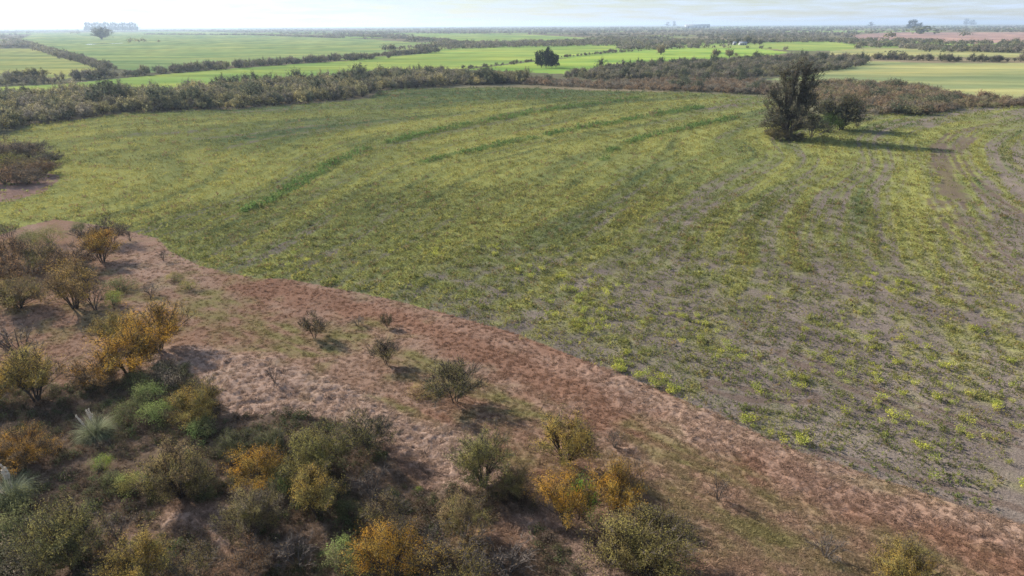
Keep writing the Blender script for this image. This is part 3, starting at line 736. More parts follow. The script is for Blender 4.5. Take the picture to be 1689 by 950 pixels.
# ------------------------------------------------------------------ near trees and shrubs: kind, foot x, foot y, crown width, height ratio, leaf colours, label
T, S = 'tree', 'shrub'
NEAR = [
    # cluster at the upper left of the meadow
    ('bush', S, 133, 386, 22, .8, DARKG, GREEN, 'small round dark green shrub, highest up on the pink meadow'),
    ('bush', S, 83, 404, 34, .75, GREEN, OLIVE_L, 'grey-green rounded shrub above the brown trees at left edge'),
    ('low', S, 52, 402, 34, .5, GREEN, DARKG, 'low dull green shrub just left of the grey-green rounded one'),
    ('bare', S, 18, 401, 28, .9, GREY, BROWN, 'grey leafless shrub at left edge below yellow-green grass'),
    ('thin', S, 147, 403, 38, .6, GREY, BROWN, 'grey-brown twiggy shrub directly above the golden flat-topped tree'),
    ('thin', T, 186, 402, 42, .7, BROWN, GREY, 'dark brown twiggy tree right behind the golden flat-topped tree'),
    ('fan', T, 170, 432, 58, .62, GOLD, ORANGE, 'golden flat-topped tree with green grass under it, upper left meadow'),
    ('bare', S, 215, 398, 18, .9, RUST, BROWN, 'little rust-coloured bare shrub right of the dark brown twiggy tree'),
    ('brown', T, 114, 449, 72, .62, BROWN, RUST, 'brown tree with smooth dome just left of the golden flat-topped tree'),
    ('brown', T, 72, 443, 60, .65, BROWN, OLIVE_L, 'brown tree second from left edge in the upper left cluster'),
    ('brown', T, 18, 440, 66, .65, RUST, BROWN, 'reddish brown tree cut by left edge, top of the cluster'),
    ('brown', T, 20, 470, 74, .6, BROWN, RUST, 'brown tree cut by left edge below the reddish brown one'),
    ('bush', S, 62, 452, 34, .7, GREEN, OLIVE_L, 'green shrub wedged between the brown trees of the upper left cluster'),
    ('brown', T, 130, 460, 56, .45, BROWN, DARKG, 'low dark brown crown under the smooth-domed brown tree'),
    ('dense', T, 34, 511, 90, .52, OLIVE_L, BROWN, 'broad olive and brown tree casting a wide shadow at left edge'),
    ('fan', T, 125, 511, 74, .7, BROWN, GOLD, 'brown tree with yellow top and forked dark trunk, upper left cluster'),
    ('bare', T, 158, 513, 38, .95, GREY, BROWN, 'leafless brown tree right beside the forked yellow-topped one'),
    ('low', S, 195, 481, 50, .34, DARKG, GREEN, 'low dark green mat-like shrub on open meadow right of upper left cluster'),
    ('bush', S, 189, 505, 28, .75, YELG, BRIGHT, 'small lime-yellow bush just above the golden-brown tree'),
    ('bush', S, 290, 466, 24, .6, GREEN, OLIVE_L, 'small green shrub alone near the field edge, upper of a pair'),
    ('low', S, 312, 478, 28, .45, GREEN, OLIVE_L, 'low green shrub near the field edge, lower of a pair'),
    ('bare', S, 250, 488, 36, .42, GREY, BROWN, 'low grey twiggy shrub left of the green shrub pair'),
    ('bare', S, 270, 432, 16, 1.1, GREY, RUST, 'thin bare sapling on pink grass below the field corner'),
    # the orange trees
    ('dense', T, 196, 567, 80, .62, GOLD, OLIVE_L, 'golden-brown dense tree directly above the bright orange tree'),
    ('fan', T, 264, 580, 92, .58, GOLD, ORANGE, 'wide golden-orange tree leaning right, rightmost of the orange trio'),
    ('fan', T, 213, 619, 92, .55, ORANGE, GOLD, 'bright orange tree with visible trunk, centre of the orange trio'),
    ('brown', T, 160, 642, 74, .62, BROWN, ORANGE, 'brownish orange tree touching the bright orange tree on its left'),
    ('bare', T, 38, 596, 64, .78, GREY, GOLD, 'leafless tree with several dark stems near left edge above yellow tree'),
    ('fan', T, 61, 662, 86, .65, GOLD, OLIVE_L, 'yellow-olive tree with open crown near left edge'),
    ('fan', T, -6, 668, 56, .7, ORANGE, GOLD, 'orange tree cut off by left edge beside the yellow-olive tree'),
    ('dense', T, 328, 692, 100, .58, GOLD, OLIVE_L, 'rounded yellow tree with dark shadow at the border of thicket and pink grass'),
    ('bush', S, 250, 668, 46, .75, PALEG, GREEN, 'pale green shrub touching the rounded yellow tree, upper of two'),
    ('bush', S, 262, 698, 50, .7, BRIGHT, GREEN, 'fresh green shrub below the pale green one, left of rounded yellow tree'),
    ('bush', S, 215, 694, 46, .6, GREEN, DARKG, 'dull green shrub between the pampas grass and the fresh green shrub'),
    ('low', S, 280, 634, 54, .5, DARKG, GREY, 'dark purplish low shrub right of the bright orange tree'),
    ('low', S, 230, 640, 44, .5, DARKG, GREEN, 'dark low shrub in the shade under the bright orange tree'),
    # left lower thicket
    ('dense', T, 42, 772, 92, .6, ORANGE, BROWN, 'orange dense tree at left edge above the plumed pampas grass'),
    ('dense', T, 120, 934, 118, .85, OLIVE_L, GREEN, 'large olive-green tree standing tall in the lower left corner'),
    ('bush', S, 171, 777, 30, .75, PALEG, YELG, 'small pale lime bush below the round pampas clump'),
    ('bush', S, 224, 818, 46, .8, BRIGHT, OLIVE_L, 'bright green bush in the dark thicket right of the pale lime bush'),
    ('bush', S, 190, 810, 34, .85, DARKG, GREEN, 'dark upright bush touching the bright green one on its left'),
    ('dense', T, 300, 822, 122, .7, BROWN, OLIVE_L, 'wide brown-olive tree in the middle of the left thicket'),
    ('bare', S, 198, 893, 46, .8, RUST, GREY, 'reddish leafless shrub right of the large olive-green corner tree'),
    ('fan', T, 236, 972, 86, .7, GOLD, OLIVE_L, 'yellow-olive tree cut by the bottom edge, lower left'),
    ('bush', S, 258, 912, 20, .8, BRIGHT, YELG, 'tiny bright green bush just above the tree cut by bottom edge'),
    ('low', S, 18, 900, 66, .45, DARKG, GREEN, 'low dark heath shrub at left edge, upper of two near the corner'),
    ('low', S, 30, 935, 72, .45, DARKG, GREY, 'low dark heath shrub in the very lower left corner'),
    ('low', S, 30, 850, 60, .45, GREEN, DARKG, 'low green shrub at left edge just below the plumed pampas grass'),
    # middle thicket
    ('bush', S, 335, 722, 46, .65, PALEG, GREEN, 'pale green rounded shrub just below the rounded yellow tree'),
    ('dense', T, 395, 752, 72, .55, DARKG, GREEN, 'dark green broad bush at the pink grass border, left of its twin'),
    ('dense', T, 452, 748, 66, .6, GREEN, DARKG, 'dark green bush between its broader twin and the olive dome tree'),
    ('dense', T, 525, 790, 136, .66, OLIVE_L, (0.22, 0.21, 0.075), 'large olive dome-shaped tree with deep shade, middle of the thicket'),
    ('thin', T, 612, 752, 76, .75, OLIVE_L, GREEN, 'open olive tree with dark branching trunk right of the dome tree'),
    ('fan', T, 424, 804, 84, .55, GOLD, ORANGE, 'orange-yellow flat crown left below the olive dome tree'),
    ('dense', T, 420, 880, 104, .78, OLIVE_L, GREY, 'big grey-olive tree below the orange-yellow flat crown'),
    ('bush', S, 466, 812, 46, .8, PALEG, GREEN, 'grey-green bush between the orange-yellow crown and the forked tree'),
    ('fan', T, 527, 858, 88, .72, OLIVE_L, GOLD, 'yellow-olive tree with forked dark trunk below the dome tree'),
    ('bare', T, 615, 828, 62, .85, GREY, BROWN, 'leafless brown tree in the dome tree shade, right side'),
    ('bush', S, 340, 822, 38, .65, GREEN, DARKG, 'dark green round bush at the top of the small pink glade'),
    ('bush', S, 572, 938, 66, .7, BRIGHT, GREEN, 'bright green leafy bush left of the orange tree at bottom edge'),
    ('fan', T, 645, 958, 96, .8, ORANGE, GOLD, 'vivid orange tree at the bottom edge, left of centre'),
    ('thin', S, 417, 948, 70, .55, RUST, BROWN, 'reddish dry shrub at the bottom edge below the grey-olive tree'),
    ('bush', S, 577, 858, 40, .85, DARKG, GREEN, 'dark green upright bush right of the forked yellow-olive tree'),
    ('thin', T, 640, 884, 80, .7, OLIVE_L, BROWN, 'olive sparse tree directly above the vivid orange tree'),
    ('bare', S, 492, 938, 70, .6, BROWN, GREY, 'brown leafless shrub at the bottom edge left of the bright green bush'),
    ('thin', S, 330, 962, 70, .6, BROWN, OLIVE_L, 'brown sparse shrub at bottom edge right of the yellow-olive cut tree'),
    # right of the middle thicket
    ('fan', T, 797, 808, 98, .74, OLIVE_L, GREEN, 'olive-green tree with thick dark trunk at end of the pale grass strip'),
    ('dense', S, 846, 822, 84, .55, OLIVE_L, BROWN, 'brown-olive bush in the shade right of the thick-trunked tree'),
    ('fan', T, 764, 888, 78, .75, OLIVE_L, BROWN, 'flat-topped olive tree with bent trunk below the thick-trunked tree'),
    ('bare', T, 720, 918, 58, .9, GREY, BROWN, 'leaning leafless tree between the vivid orange and flat-topped olive trees'),
    ('thin', T, 752, 972, 112, .6, OLIVE_L, GOLD, 'broad yellowish sparse shrub tree cut by the bottom edge, centre left'),
    ('bush', S, 691, 815, 14, .7, BRIGHT, YELG, 'tiny lime-green bush in the shade left of the thick-trunked tree'),
    ('bare', S, 838, 948, 96, .5, GREY, BROWN, 'wide dark twiggy shrub at the bottom edge below the red grass patch'),
    ('fan', T, 934, 768, 104, .66, GOLD, OLIVE_L, 'golden open tree showing its grey limbs, uppermost of the right clump'),
    ('fan', T, 932, 874, 82, .95, ORANGE, GOLD, 'orange tree left of the vivid green one in the right clump'),
    ('bush', T, 960, 860, 50, 1.5, (0.16, 0.34, 0.05), (0.14, 0.30, 0.05), 'vivid green narrow tree in the middle of the right clump'),
    ('fan', T, 1018, 842, 84, .75, ORANGE, GOLD, 'orange-yellow tree right of the vivid green one in the right clump'),
    ('dense', T, 1062, 946, 192, .6, OLIVE_L, (0.21, 0.17, 0.07), 'very wide olive-brown tree, biggest and lowest of the right clump'),
    ('bare', S, 1013, 738, 32, .8, GREY, OLIVE_L, 'small bare shrub right of the golden open tree'),
    ('bare', T, 1184, 825, 36, 1.05, GREY, BROWN, 'lone leafless sapling with long shadow, right of the wide olive-brown tree'),
    ('dense', T, 1490, 966, 98, .72, GOLD, OLIVE_L, 'yellow-olive tree cut by the bottom edge near the lower right corner'),
    ('bare', S, 1362, 918, 58, .6, GREY, OLIVE_L, 'faint bare shrub left of the yellow-olive tree in lower right'),
]
LONE = [
    ('thin', T, 519, 558, 44, .8, OLIVE_L, BROWN, 'lone vase-shaped olive tree on dry meadow, left of two in upper row'),
    ('thin', T, 639, 542, 22, .95, OLIVE_L, BROWN, 'smallest lone vase-shaped tree on dry meadow close to the field edge'),
    ('thin', T, 638, 604, 46, .85, OLIVE_L, GREY, 'lone feathery olive tree on dry meadow below the smallest one'),
    ('bare', T, 455, 641, 24, 1.1, GREY, RUST, 'thin bare sapling standing in the pale lumpy grass strip'),
    ('thin', T, 750, 665, 90, .66, OLIVE_L, GREEN, 'lone wide olive tree with round shadow in the middle of the dry meadow'),
    ('low', S, 697, 655, 42, .5, OLIVE_L, BROWN, 'low olive shrub touching the lone wide olive tree on its left'),
    ('bare', S, 590, 537, 30, .5, GREY, OLIVE_L, 'faint low twiggy shrub between two lone vase-shaped trees'),
]
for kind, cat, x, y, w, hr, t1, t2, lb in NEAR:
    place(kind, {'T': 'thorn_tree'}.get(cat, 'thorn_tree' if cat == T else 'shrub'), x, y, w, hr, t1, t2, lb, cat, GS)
for kind, cat, x, y, w, hr, t1, t2, lb in LONE:
    place(kind, 'thorn_tree' if cat == T else 'shrub', x, y, w, hr, t1, t2, lb, cat, GM)

# brush clump at the left edge beyond the grass strip
for i, (x, y, w, t1, t2, lb) in enumerate([
    (12, 262, 58, BROWN, GREY, 'grey-brown tree at left edge, back row of the brush clump by the field'),
    (52, 262, 52, GREY, BROWN, 'grey feathery tree in the back row of the left brush clump'),
    (84, 270, 34, GREY, DARKG, 'dark shrub at the right tip of the left brush clump'),
    (6, 282, 50, OLIVE_L, YELG, 'yellow-olive tree at left edge in the left brush clump'),
    (40, 286, 50, BROWN, OLIVE_L, 'brown tree in the middle of the left brush clump'),
    (74, 290, 46, BROWN, RUST, 'brown tree at the lower right of the left brush clump'),
    (10, 304, 60, RUST, BROWN, 'rusty brown tree at left edge, front of the left brush clump'),
    (46, 304, 48, BROWN, GREY, 'brown shrub in the front row of the left brush clump')]):
    place('brown', 'thorn_tree', x, y, w, .5, t1, t2, lb, T, 'brush clump at the left edge')

# the tall tree group in the field
place('tall', 'tall_tree', 1299, 229, 88, 1.25, (0.085, 0.092, 0.06), (0.135, 0.12, 0.075), 'tall dark ragged tree standing alone in the weedy field', T, 'tree group in the field', rot=0.6)
place('round', 'round_tree', 1387, 215, 56, .85, (0.075, 0.085, 0.05), (0.12, 0.11, 0.065), 'dark rounded tree right of the tall ragged tree', T, 'tree group in the field')
place('bush', 'shrub', 1367, 219, 42, .62, (0.07, 0.11, 0.03), (0.05, 0.08, 0.03), 'green shrub between the tall ragged tree and dark rounded tree', S, 'tree group in the field')
place('brown', 'shrub', 1280, 231, 42, .55, OLIVE_L, (0.13, 0.11, 0.06), 'olive-brown shrub at the left foot of the tall ragged tree', S, 'tree group in the field')
place('brown', 'shrub', 1310, 233, 36, .5, (0.09, 0.085, 0.04), DARKG, 'dark shrub at the front foot of the tall ragged tree', S, 'tree group in the field')
place('bare', 'shrub', 1338, 226, 34, .7, GREY, BROWN, 'purplish bare shrub right of the tall ragged tree foot', S, 'tree group in the field')
place('bare', 'shrub', 1413, 210, 26, .9, GREY, BROWN, 'grey bare shrub at the right foot of the dark rounded tree', S, 'tree group in the field')

# lone trees in the far fields
for i, (x, y, w, h) in enumerate([(886, 109, 13, 1.75), (893, 111.5, 14, 1.9), (901, 112.5, 15, 1.95), (910, 112, 14, 1.85), (917, 111, 13, 1.55), (904, 108, 14, 2.0)]):
    place('pine', 'pine_tree', x, y, w, h, (0.022, 0.036, 0.024), (0.03, 0.042, 0.026), 'dark pine in the tight grove standing on the bright green field', T, 'pines of the dark grove')
FARL = [
    ('round', 1090, 90, 15, .85, GREY, OLIVE_L, 'lone round tree on green field right of the pine grove'),
    ('round', 1180, 94, 11, 1.0, GREY, OLIVE_L, 'upright lone tree at the green field edge, left of a lower one'),
    ('round', 1203, 94, 15, .7, GREY, OLIVE_L, 'low wide lone tree right of the upright one at the green field edge'),
    ('scrub', 1214, 93.5, 7, .7, GREY, OLIVE_L, 'tiny shrub right of the low wide lone tree'),
    ('round', 168, 65, 21, .72, DARKG, GREEN, 'lone dark tree on the far green field below the horizon grove'),
    ('far', 220, 70, 15, .4, DARKG, OLIVE_L, 'left of two dark bushes in line on the far green field'),
    ('far', 235, 70, 11, .55, DARKG, OLIVE_L, 'right of two dark bushes in line on the far green field'),
    ('far', 262, 69.5, 5, .6, DARKG, OLIVE_L, 'tiny bush right of the two bushes on the far green field'),
    ('far', 125, 56, 10, .35, DARKG, OLIVE_L, 'low flat bush left of the lone dark tree on far green field'),
    ('far', 1467, 63.5, 17, .55, DARKG, OLIVE_L, 'round bush at the left end of the ploughed field'),
    ('far', 1523, 56, 40, .25, DARKG, GREEN, 'long dark bush at the upper edge of the ploughed field'),
    ('far', 1590, 59.5, 13, .5, DARKG, GREEN, 'dark bush in the middle of the ploughed field'),
    ('round', 59, 132, 24, .6, DARKG, OLIVE_L, 'umbrella-shaped dark tree in the patch left of the hedgerow corner'),
]
for k, x, y, w, h, t1, t2, lb in FARL:
    place(k, 'field_tree' if k == 'round' else 'field_bush', x, y, w, h, t1, t2, lb, T if k == 'round' else S, 'lone trees and bushes on the far fields')
for (x, y, w, h, lb) in [(1499, 48, 13, 1.0, 'leftmost tall tree of the grove on the horizon above the ploughed field'), (1507, 48, 15, .95, 'middle tall tree of the grove on the horizon above the ploughed field'),
                         (1516, 48, 12, .8, 'rightmost tall tree of the grove on the horizon above the ploughed field'),
                         (1593, 42, 10, 1.0, 'left tall tree of the small horizon grove near right edge'), (1603, 42, 11, .75, 'right tall tree of the small horizon grove near right edge'),
                         (1101, 44, 9, .9, 'left tree of the small horizon grove beside the long shed'), (1112, 44, 9, 1.0, 'right tree of the small horizon grove beside the long shed'),
                         (1436, 44, 9, .8, 'single far tree on the horizon left of the ploughed field')]:
    place('gum', 'horizon_tree', x, y, w, h, (0.05, 0.06, 0.035), (0.06, 0.065, 0.04), lb, T, 'tall trees on the horizon')
for i in range(22):   # the long eucalypt grove on the left horizon
    place('gum', 'grove_tree', 143 + i * 3.95, 51.6 + 0.5 * math.sin(i * 2.1), 8.5, 1.55 + 0.14 * math.sin(i * 1.7), (0.045, 0.06, 0.04), (0.05, 0.06, 0.04), 'tall tree in the long grove on the left horizon', T, 'trees of the long horizon grove')

# ------------------------------------------------------------------ pampas grass
def make_pampas(seed, n=1500, plumes=10, Lb=1.7):
    rng = np.random.default_rng(seed)
    a = rng.uniform(0, 6.283, n); tl = np.abs(rng.normal(0.62, 0.28, n)); ln = Lb * rng.uniform(0.55, 0.95, n)
    V = []; F = []
    for i in range(n):
        d = np.array([math.cos(a[i]), math.sin(a[i]), 0])
        side = np.array([-d[1], d[0], 0]) * 0.010
        b = d * rng.uniform(0, 0.35)
        for k, t in enumerate((0, .35, .7, 1)):
            ang_ = min(tl[i] * (0.3 + 3.4 * t), 2.75)
            if k == 0: p = b.copy()
            else: p = p + ln[i] * 0.34 * (d * math.sin(ang_) + np.array([0, 0, math.cos(ang_)]))
            p[2] = max(p[2], 0.02)
            w = side * (1 - 0.8 * t)
            V += [p - w, p + w]
        o = i * 8
        F += [(o, o + 1, o + 3, o + 2), (o + 2, o + 3, o + 5, o + 4), (o + 4, o + 5, o + 7, o + 6)]
    blades = new_mesh('pampas_blades', np.array(V), np.array(F), M_GRASS)
    pl = []
    for i in range(plumes):
        a_ = rng.uniform(0, 6.283); t = rng.uniform(0.08, 0.3)
        d = np.array([math.cos(a_) * t - 0.3, math.sin(a_) * t, 1.0]); d /= np.linalg.norm(d)
        b = np.array([math.cos(a_), math.sin(a_), 0]) * 0.15; h = rng.uniform(1.5, 1.8)
        tv, tf = tubes([(*b, *(b + d * h), 0.012, 0.006)], 3)
        f = rng.uniform(0, 1, 90)[:, None]
        C = b + d * (h - 0.5 + 0.6 * f) + rng.normal(size=(90, 3)) * 0.025 * (1.15 - np.abs(f - 0.4))
        lv, lf = leaf_quads(rng, C, 0.13, 0.045, 2.0)
        pl.append(new_mesh('plume', np.concatenate([tv, lv]), np.concatenate([tf, lf + len(tv)]), M_PLUME))
    return blades, pl
for (x, y, w, npl, seed, t1, t2, lb) in [
        (160, 722, 62, 5, 3, (0.27, 0.28, 0.18), (0.19, 0.21, 0.12), 'round silvery pampas grass clump below the orange trees'),
        (22, 826, 68, 14, 4, (0.20, 0.22, 0.15), (0.15, 0.17, 0.10), 'pampas grass clump with many white plumes at left edge')]:
    bl, pls = make_pampas(seed, plumes=npl)
    g = at(x, y)
    o = bpy.data.objects.new('pampas_grass', None); COL.objects.link(o)
    s = w * math.sqrt(g[0] ** 2 + g[1] ** 2 + CAM_H ** 2) / FPX / 2.75
    o.location = (g[0], g[1], gz(*g)); o.scale = (s, s, s)
    o['label'] = lb; o['category'] = 'pampas grass'; o['group'] = 'pampas grass clumps'
    c = link('blades', bl, o); c['tint'] = list(t1); c['tint2'] = list(t2)
    for m_ in pls: link('plume', m_, o)

# ------------------------------------------------------------------ scatter of countless plants (one object each)
def proto_collection(name, meshes):
    c = bpy.data.collections.new(name)
    for i, me in enumerate(meshes):
        o = bpy.data.objects.new('%s_%02d' % (name, i), me)
        c.objects.link(o)
    return c

def scatter(name, pts, z, scale, tint, tint2, coll, label, seed=0, cat=None, zs=None):
    rng = np.random.default_rng(seed)
    n = len(pts)
    me = bpy.data.meshes.new(name)
    me.vertices.add(n)
    me.vertices.foreach_set('co', np.column_stack([pts, z]).astype(np.float32).ravel())
    def attr(nm, ty, data, fld):
        a = me.attributes.new(nm, ty, 'POINT'); a.data.foreach_set(fld, np.asarray(data, np.float32 if ty != 'INT' else np.int32).ravel())
    sc3 = np.stack([scale, scale, scale * (rng.uniform(0.8, 1.2, n) if zs is None else zs)], -1)
    attr('sc', 'FLOAT_VECTOR', sc3, 'vector')
    attr('rot', 'FLOAT_VECTOR', np.stack([rng.normal(0, .07, n), rng.normal(0, .07, n), rng.uniform(0, 6.283, n)], -1), 'vector')
    attr('tint', 'FLOAT_COLOR', np.column_stack([tint, np.ones(n)]), 'color')
    attr('tint2', 'FLOAT_COLOR', np.column_stack([tint2, np.ones(n)]), 'color')
    attr('pick', 'INT', rng.integers(0, len(coll.objects), n), 'value')
    o = link(name, me, label=label, kind='stuff', cat=cat)
    g = bpy.data.node_groups.new(name + '_nodes', 'GeometryNodeTree')
    g.interface.new_socket('Geometry', in_out='INPUT', socket_type='NodeSocketGeometry')
    g.interface.new_socket('Geometry', in_out='OUTPUT', socket_type='NodeSocketGeometry')
    N = g.nodes.new; L = g.links.new
    gi, go = N('NodeGroupInput'), N('NodeGroupOutput')
    mp = N('GeometryNodeMeshToPoints'); ip = N('GeometryNodeInstanceOnPoints'); ci = N('GeometryNodeCollectionInfo')
    ci.inputs['Collection'].default_value = coll; ci.inputs['Separate Children'].default_value = True; ci.inputs['Reset Children'].default_value = True
    L(gi.outputs[0], mp.inputs['Mesh']); L(mp.outputs[0], ip.inputs['Points']); L(ci.outputs[0], ip.inputs['Instance'])
    ip.inputs['Pick Instance'].default_value = True
    def named(nm, ty):
        a = N('GeometryNodeInputNamedAttribute'); a.data_type = ty; a.inputs['Name'].default_value = nm
        return [s for s in a.outputs if s.enabled][0]
    L(named('pick', 'INT'), ip.inputs['Instance Index'])
    e2r = N('FunctionNodeEulerToRotation'); L(named('rot', 'FLOAT_VECTOR'), e2r.inputs[0]); L(e2r.outputs[0], ip.inputs['Rotation'])
    L(named('sc', 'FLOAT_VECTOR'), ip.inputs['Scale'])
    L(ip.outputs[0], go.inputs[0])
    md = o.modifiers.new('scatter', 'NODES'); md.node_group = g
    return o

def tree_join(p):
    """trunk and crown of one small copy as a single mesh"""
    t, c = p.trunk, p.crown
    nv = len(t.vertices)
    def arr(me):
        v = np.empty(len(me.vertices) * 3, np.float32); me.vertices.foreach_get('co', v)
        f = np.empty(len(me.loops), np.int32); me.loops.foreach_get('vertex_index', f)
        return v.reshape(-1, 3), f.reshape(-1, 4)
    tv, tf = arr(t); cv, cf = arr(c)
    me = new_mesh(p.name + '_whole', np.concatenate([tv, cv]), np.concatenate([tf, cf + nv]), [M_BARK, M_LEAF])
    mi = np.zeros(len(me.polygons), np.int32); mi[len(tf):] = 1
    me.polygons.foreach_set('material_index', mi)
    return me

WH = {k: [tree_join(p) for p in P[k]] for k in ('belt', 'scrub', 'far', 'low', 'bush')}

def fill(V, spacing, seed, keep=1.0):
    """jittered grid of points inside a ground polygon"""
    rng = np.random.default_rng(seed)
    lo, hi = V.min(0), V.max(0)
    nx, ny = int((hi[0] - lo[0]) / spacing) + 2, int((hi[1] - lo[1]) / spacing) + 2
    gx, gy = np.meshgrid(np.arange(nx), np.arange(ny))
    q = np.stack([gx.ravel(), gy.ravel()], -1) * spacing + lo + rng.uniform(-.5, .5, (nx * ny, 2)) * spacing
    q = q[inside(q, V)]
    return q[rng.uniform(size=len(q)) < keep]

def strip(px, width, spacing, seed):
    """points along a hedgerow polyline"""
    rng = np.random.default_rng(seed)
    q = poly(px); o = []
    for i in range(len(q) - 1):
        l = np.linalg.norm(q[i + 1] - q[i]); n = max(1, int(l * width / spacing ** 2))
        t = rng.uniform(0, 1, (n, 1)); d = (q[i + 1] - q[i]) / max(l, 1e-6)
        o.append(q[i] + t * (q[i + 1] - q[i]) + rng.normal(0, width / 3, (n, 1)) * np.array([[-d[1], d[0]]]))
    return np.concatenate(o)

GBR = np.array((0.225, 0.20, 0.155)); GOL = np.array((0.25, 0.235, 0.12)); GDK = np.array((0.11, 0.125, 0.075)); GRS = np.array((0.28, 0.20, 0.125)); GYL = np.array((0.34, 0.30, 0.14))
BELTS = [  # footprint, spacing, shape, scale, palette, name, label
    ('belt', [(-300, 262), (-80, 236), (0, 220), (50, 207), (130, 198), (200, 187), (300, 183), (400, 179), (500, 171), (600, 161), (622, 149), (700, 145), (760, 141), (860, 139), (870, 133), (780, 131), (700, 124), (640, 127), (560, 136), (450, 143), (360, 150), (300, 156), (240, 162), (200, 156), (110, 158), (60, 166), (0, 172), (-300, 190)],
     3.9, 1.15, (GBR, GOL, GDK, GYL), 'belt_tree', 'tree packed in the wide belt along the far left field edge', 'trees of the wide belt along the field'),
    ('scrub', [(800, 134), (870, 133), (1000, 138), (1100, 134), (1240, 135), (1262, 140), (1285, 150), (1262, 157), (1180, 153), (1000, 147), (860, 140)],
     3.3, 1.0, (GRS, GBR, GBR, GRS * .8), 'scrub_bush', 'scrub bush at the far middle edge of the weedy field', 'rusty scrub along the far edge'),
    ('belt', [(930, 128), (1000, 116), (1060, 109), (1130, 106), (1250, 101), (1330, 98), (1400, 100), (1430, 107), (1380, 117), (1300, 124), (1245, 131), (1100, 133), (1000, 133)],
     4.8, 1.0, (GDK, GOL, GBR, GBR), 'woodland_tree', 'tree of the broad wood behind the rusty scrub', 'trees of the broad wood'),
    ('scrub', [(1338, 142), (1400, 140), (1480, 144), (1533, 149), (1545, 158), (1600, 163), (1689, 171), (2000, 178), (2000, 184), (1689, 177), (1600, 179), (1530, 190), (1440, 191), (1385, 184), (1345, 178)],
     3.2, 1.15, (GRS, GBR, GRS * .85, GOL), 'brown_bush', 'bush of the scrub patch behind the tall ragged tree', 'brown scrub behind the tall tree'),
]
def palette(pal, n, seed):
    rng = np.random.default_rng(seed)
    p = np.array(pal)
    return p[rng.integers(0, len(p), n)] * rng.uniform(0.75, 1.25, (n, 1))

COLLS = {k: proto_collection(k + '_shapes', v) for k, v in WH.items()}
def tone(c):
    if c.sum() < 0.75: return 'dark'
    if c[0] > c[1] * 1.3: return 'russet'
    if c[2] < c[1] * 0.56: return 'yellowish'
    return 'greyish'

def belt(kind, V, spacing, sc, pal, name, label, group, seed, single=75):
    q = fill(V, spacing, seed)
    rng = np.random.default_rng(seed + 1)
    q = q[np.argsort(np.hypot(q[:, 0], q[:, 1]))]
    t1, t2 = palette(pal, len(q), seed + 2), palette(pal, len(q), seed + 3)
    s = sc * rng.uniform(0.55, 1.15, len(q)) * (0.7 + 0.75 * fbm(q[:, 0] / 14, q[:, 1] / 14, seed, 3))
    big = rng.uniform(size=len(q)) < 0.05; s[big] *= 1.5
    pc = fbm(q[:, 0] / 11, q[:, 1] / 11, seed + 5, 3); p_ = np.array(pal)
    pi = np.clip(((pc - 0.32) / 0.36 * len(p_)), 0, len(p_) - 1).astype(int)
    sw_ = rng.uniform(size=len(q)) < 0.65
    t1[sw_] = (p_[pi] * rng.uniform(0.8, 1.2, (len(q), 1)))[sw_]
    t1[big] = np.array((0.10, 0.115, 0.07)); t2[big] = np.array((0.12, 0.13, 0.08))
    infr = np.abs(np.degrees(np.arctan2(q[:, 0], q[:, 1]))) < 36.5
    first = np.where(infr)[0][:single]
    z = ground_z(q)
    for i in first:
        o = link(name, WH[kind][i % len(WH[kind])], label=tone(t1[i] + t2[i]) + ' ' + label, cat='bush' if 'bush' in name else 'tree', group=tone(t1[i] + t2[i]) + ' ' + group)
        o.location = (q[i, 0], q[i, 1], z[i]); o.rotation_euler = (0, 0, rng.uniform(0, 6.28)); o.scale = (s[i], s[i], s[i] * rng.uniform(.85, 1.15))
        o['tint'] = [float(v) for v in t1[i]]; o['tint2'] = [float(v) for v in t2[i]]
    rest = np.setdiff1d(np.arange(len(q)), first)
    return q[rest], z[rest], s[rest], t1[rest], t2[rest]
for k, (kind, px, sp, sc, pal, nm, lb, gr) in enumerate(BELTS):
    q, z, s, t1, t2 = belt(kind, poly(px), sp, sc, pal, nm, lb, gr, 300 + 10 * k, 120 if k == 0 else 60)
    scatter({'belt_tree': 'belt_woods', 'scrub_bush': 'rusty_scrub', 'woodland_tree': 'broad_woods', 'brown_bush': 'brown_scrub'}[nm], q, z, s, t1, t2, COLLS[kind],
            'hazy ' + lb.replace('tree packed in', 'trees massed in').replace('bush at', 'mass at').replace('tree of', 'mass of').replace('bush of', 'mass of'), 400 + k)

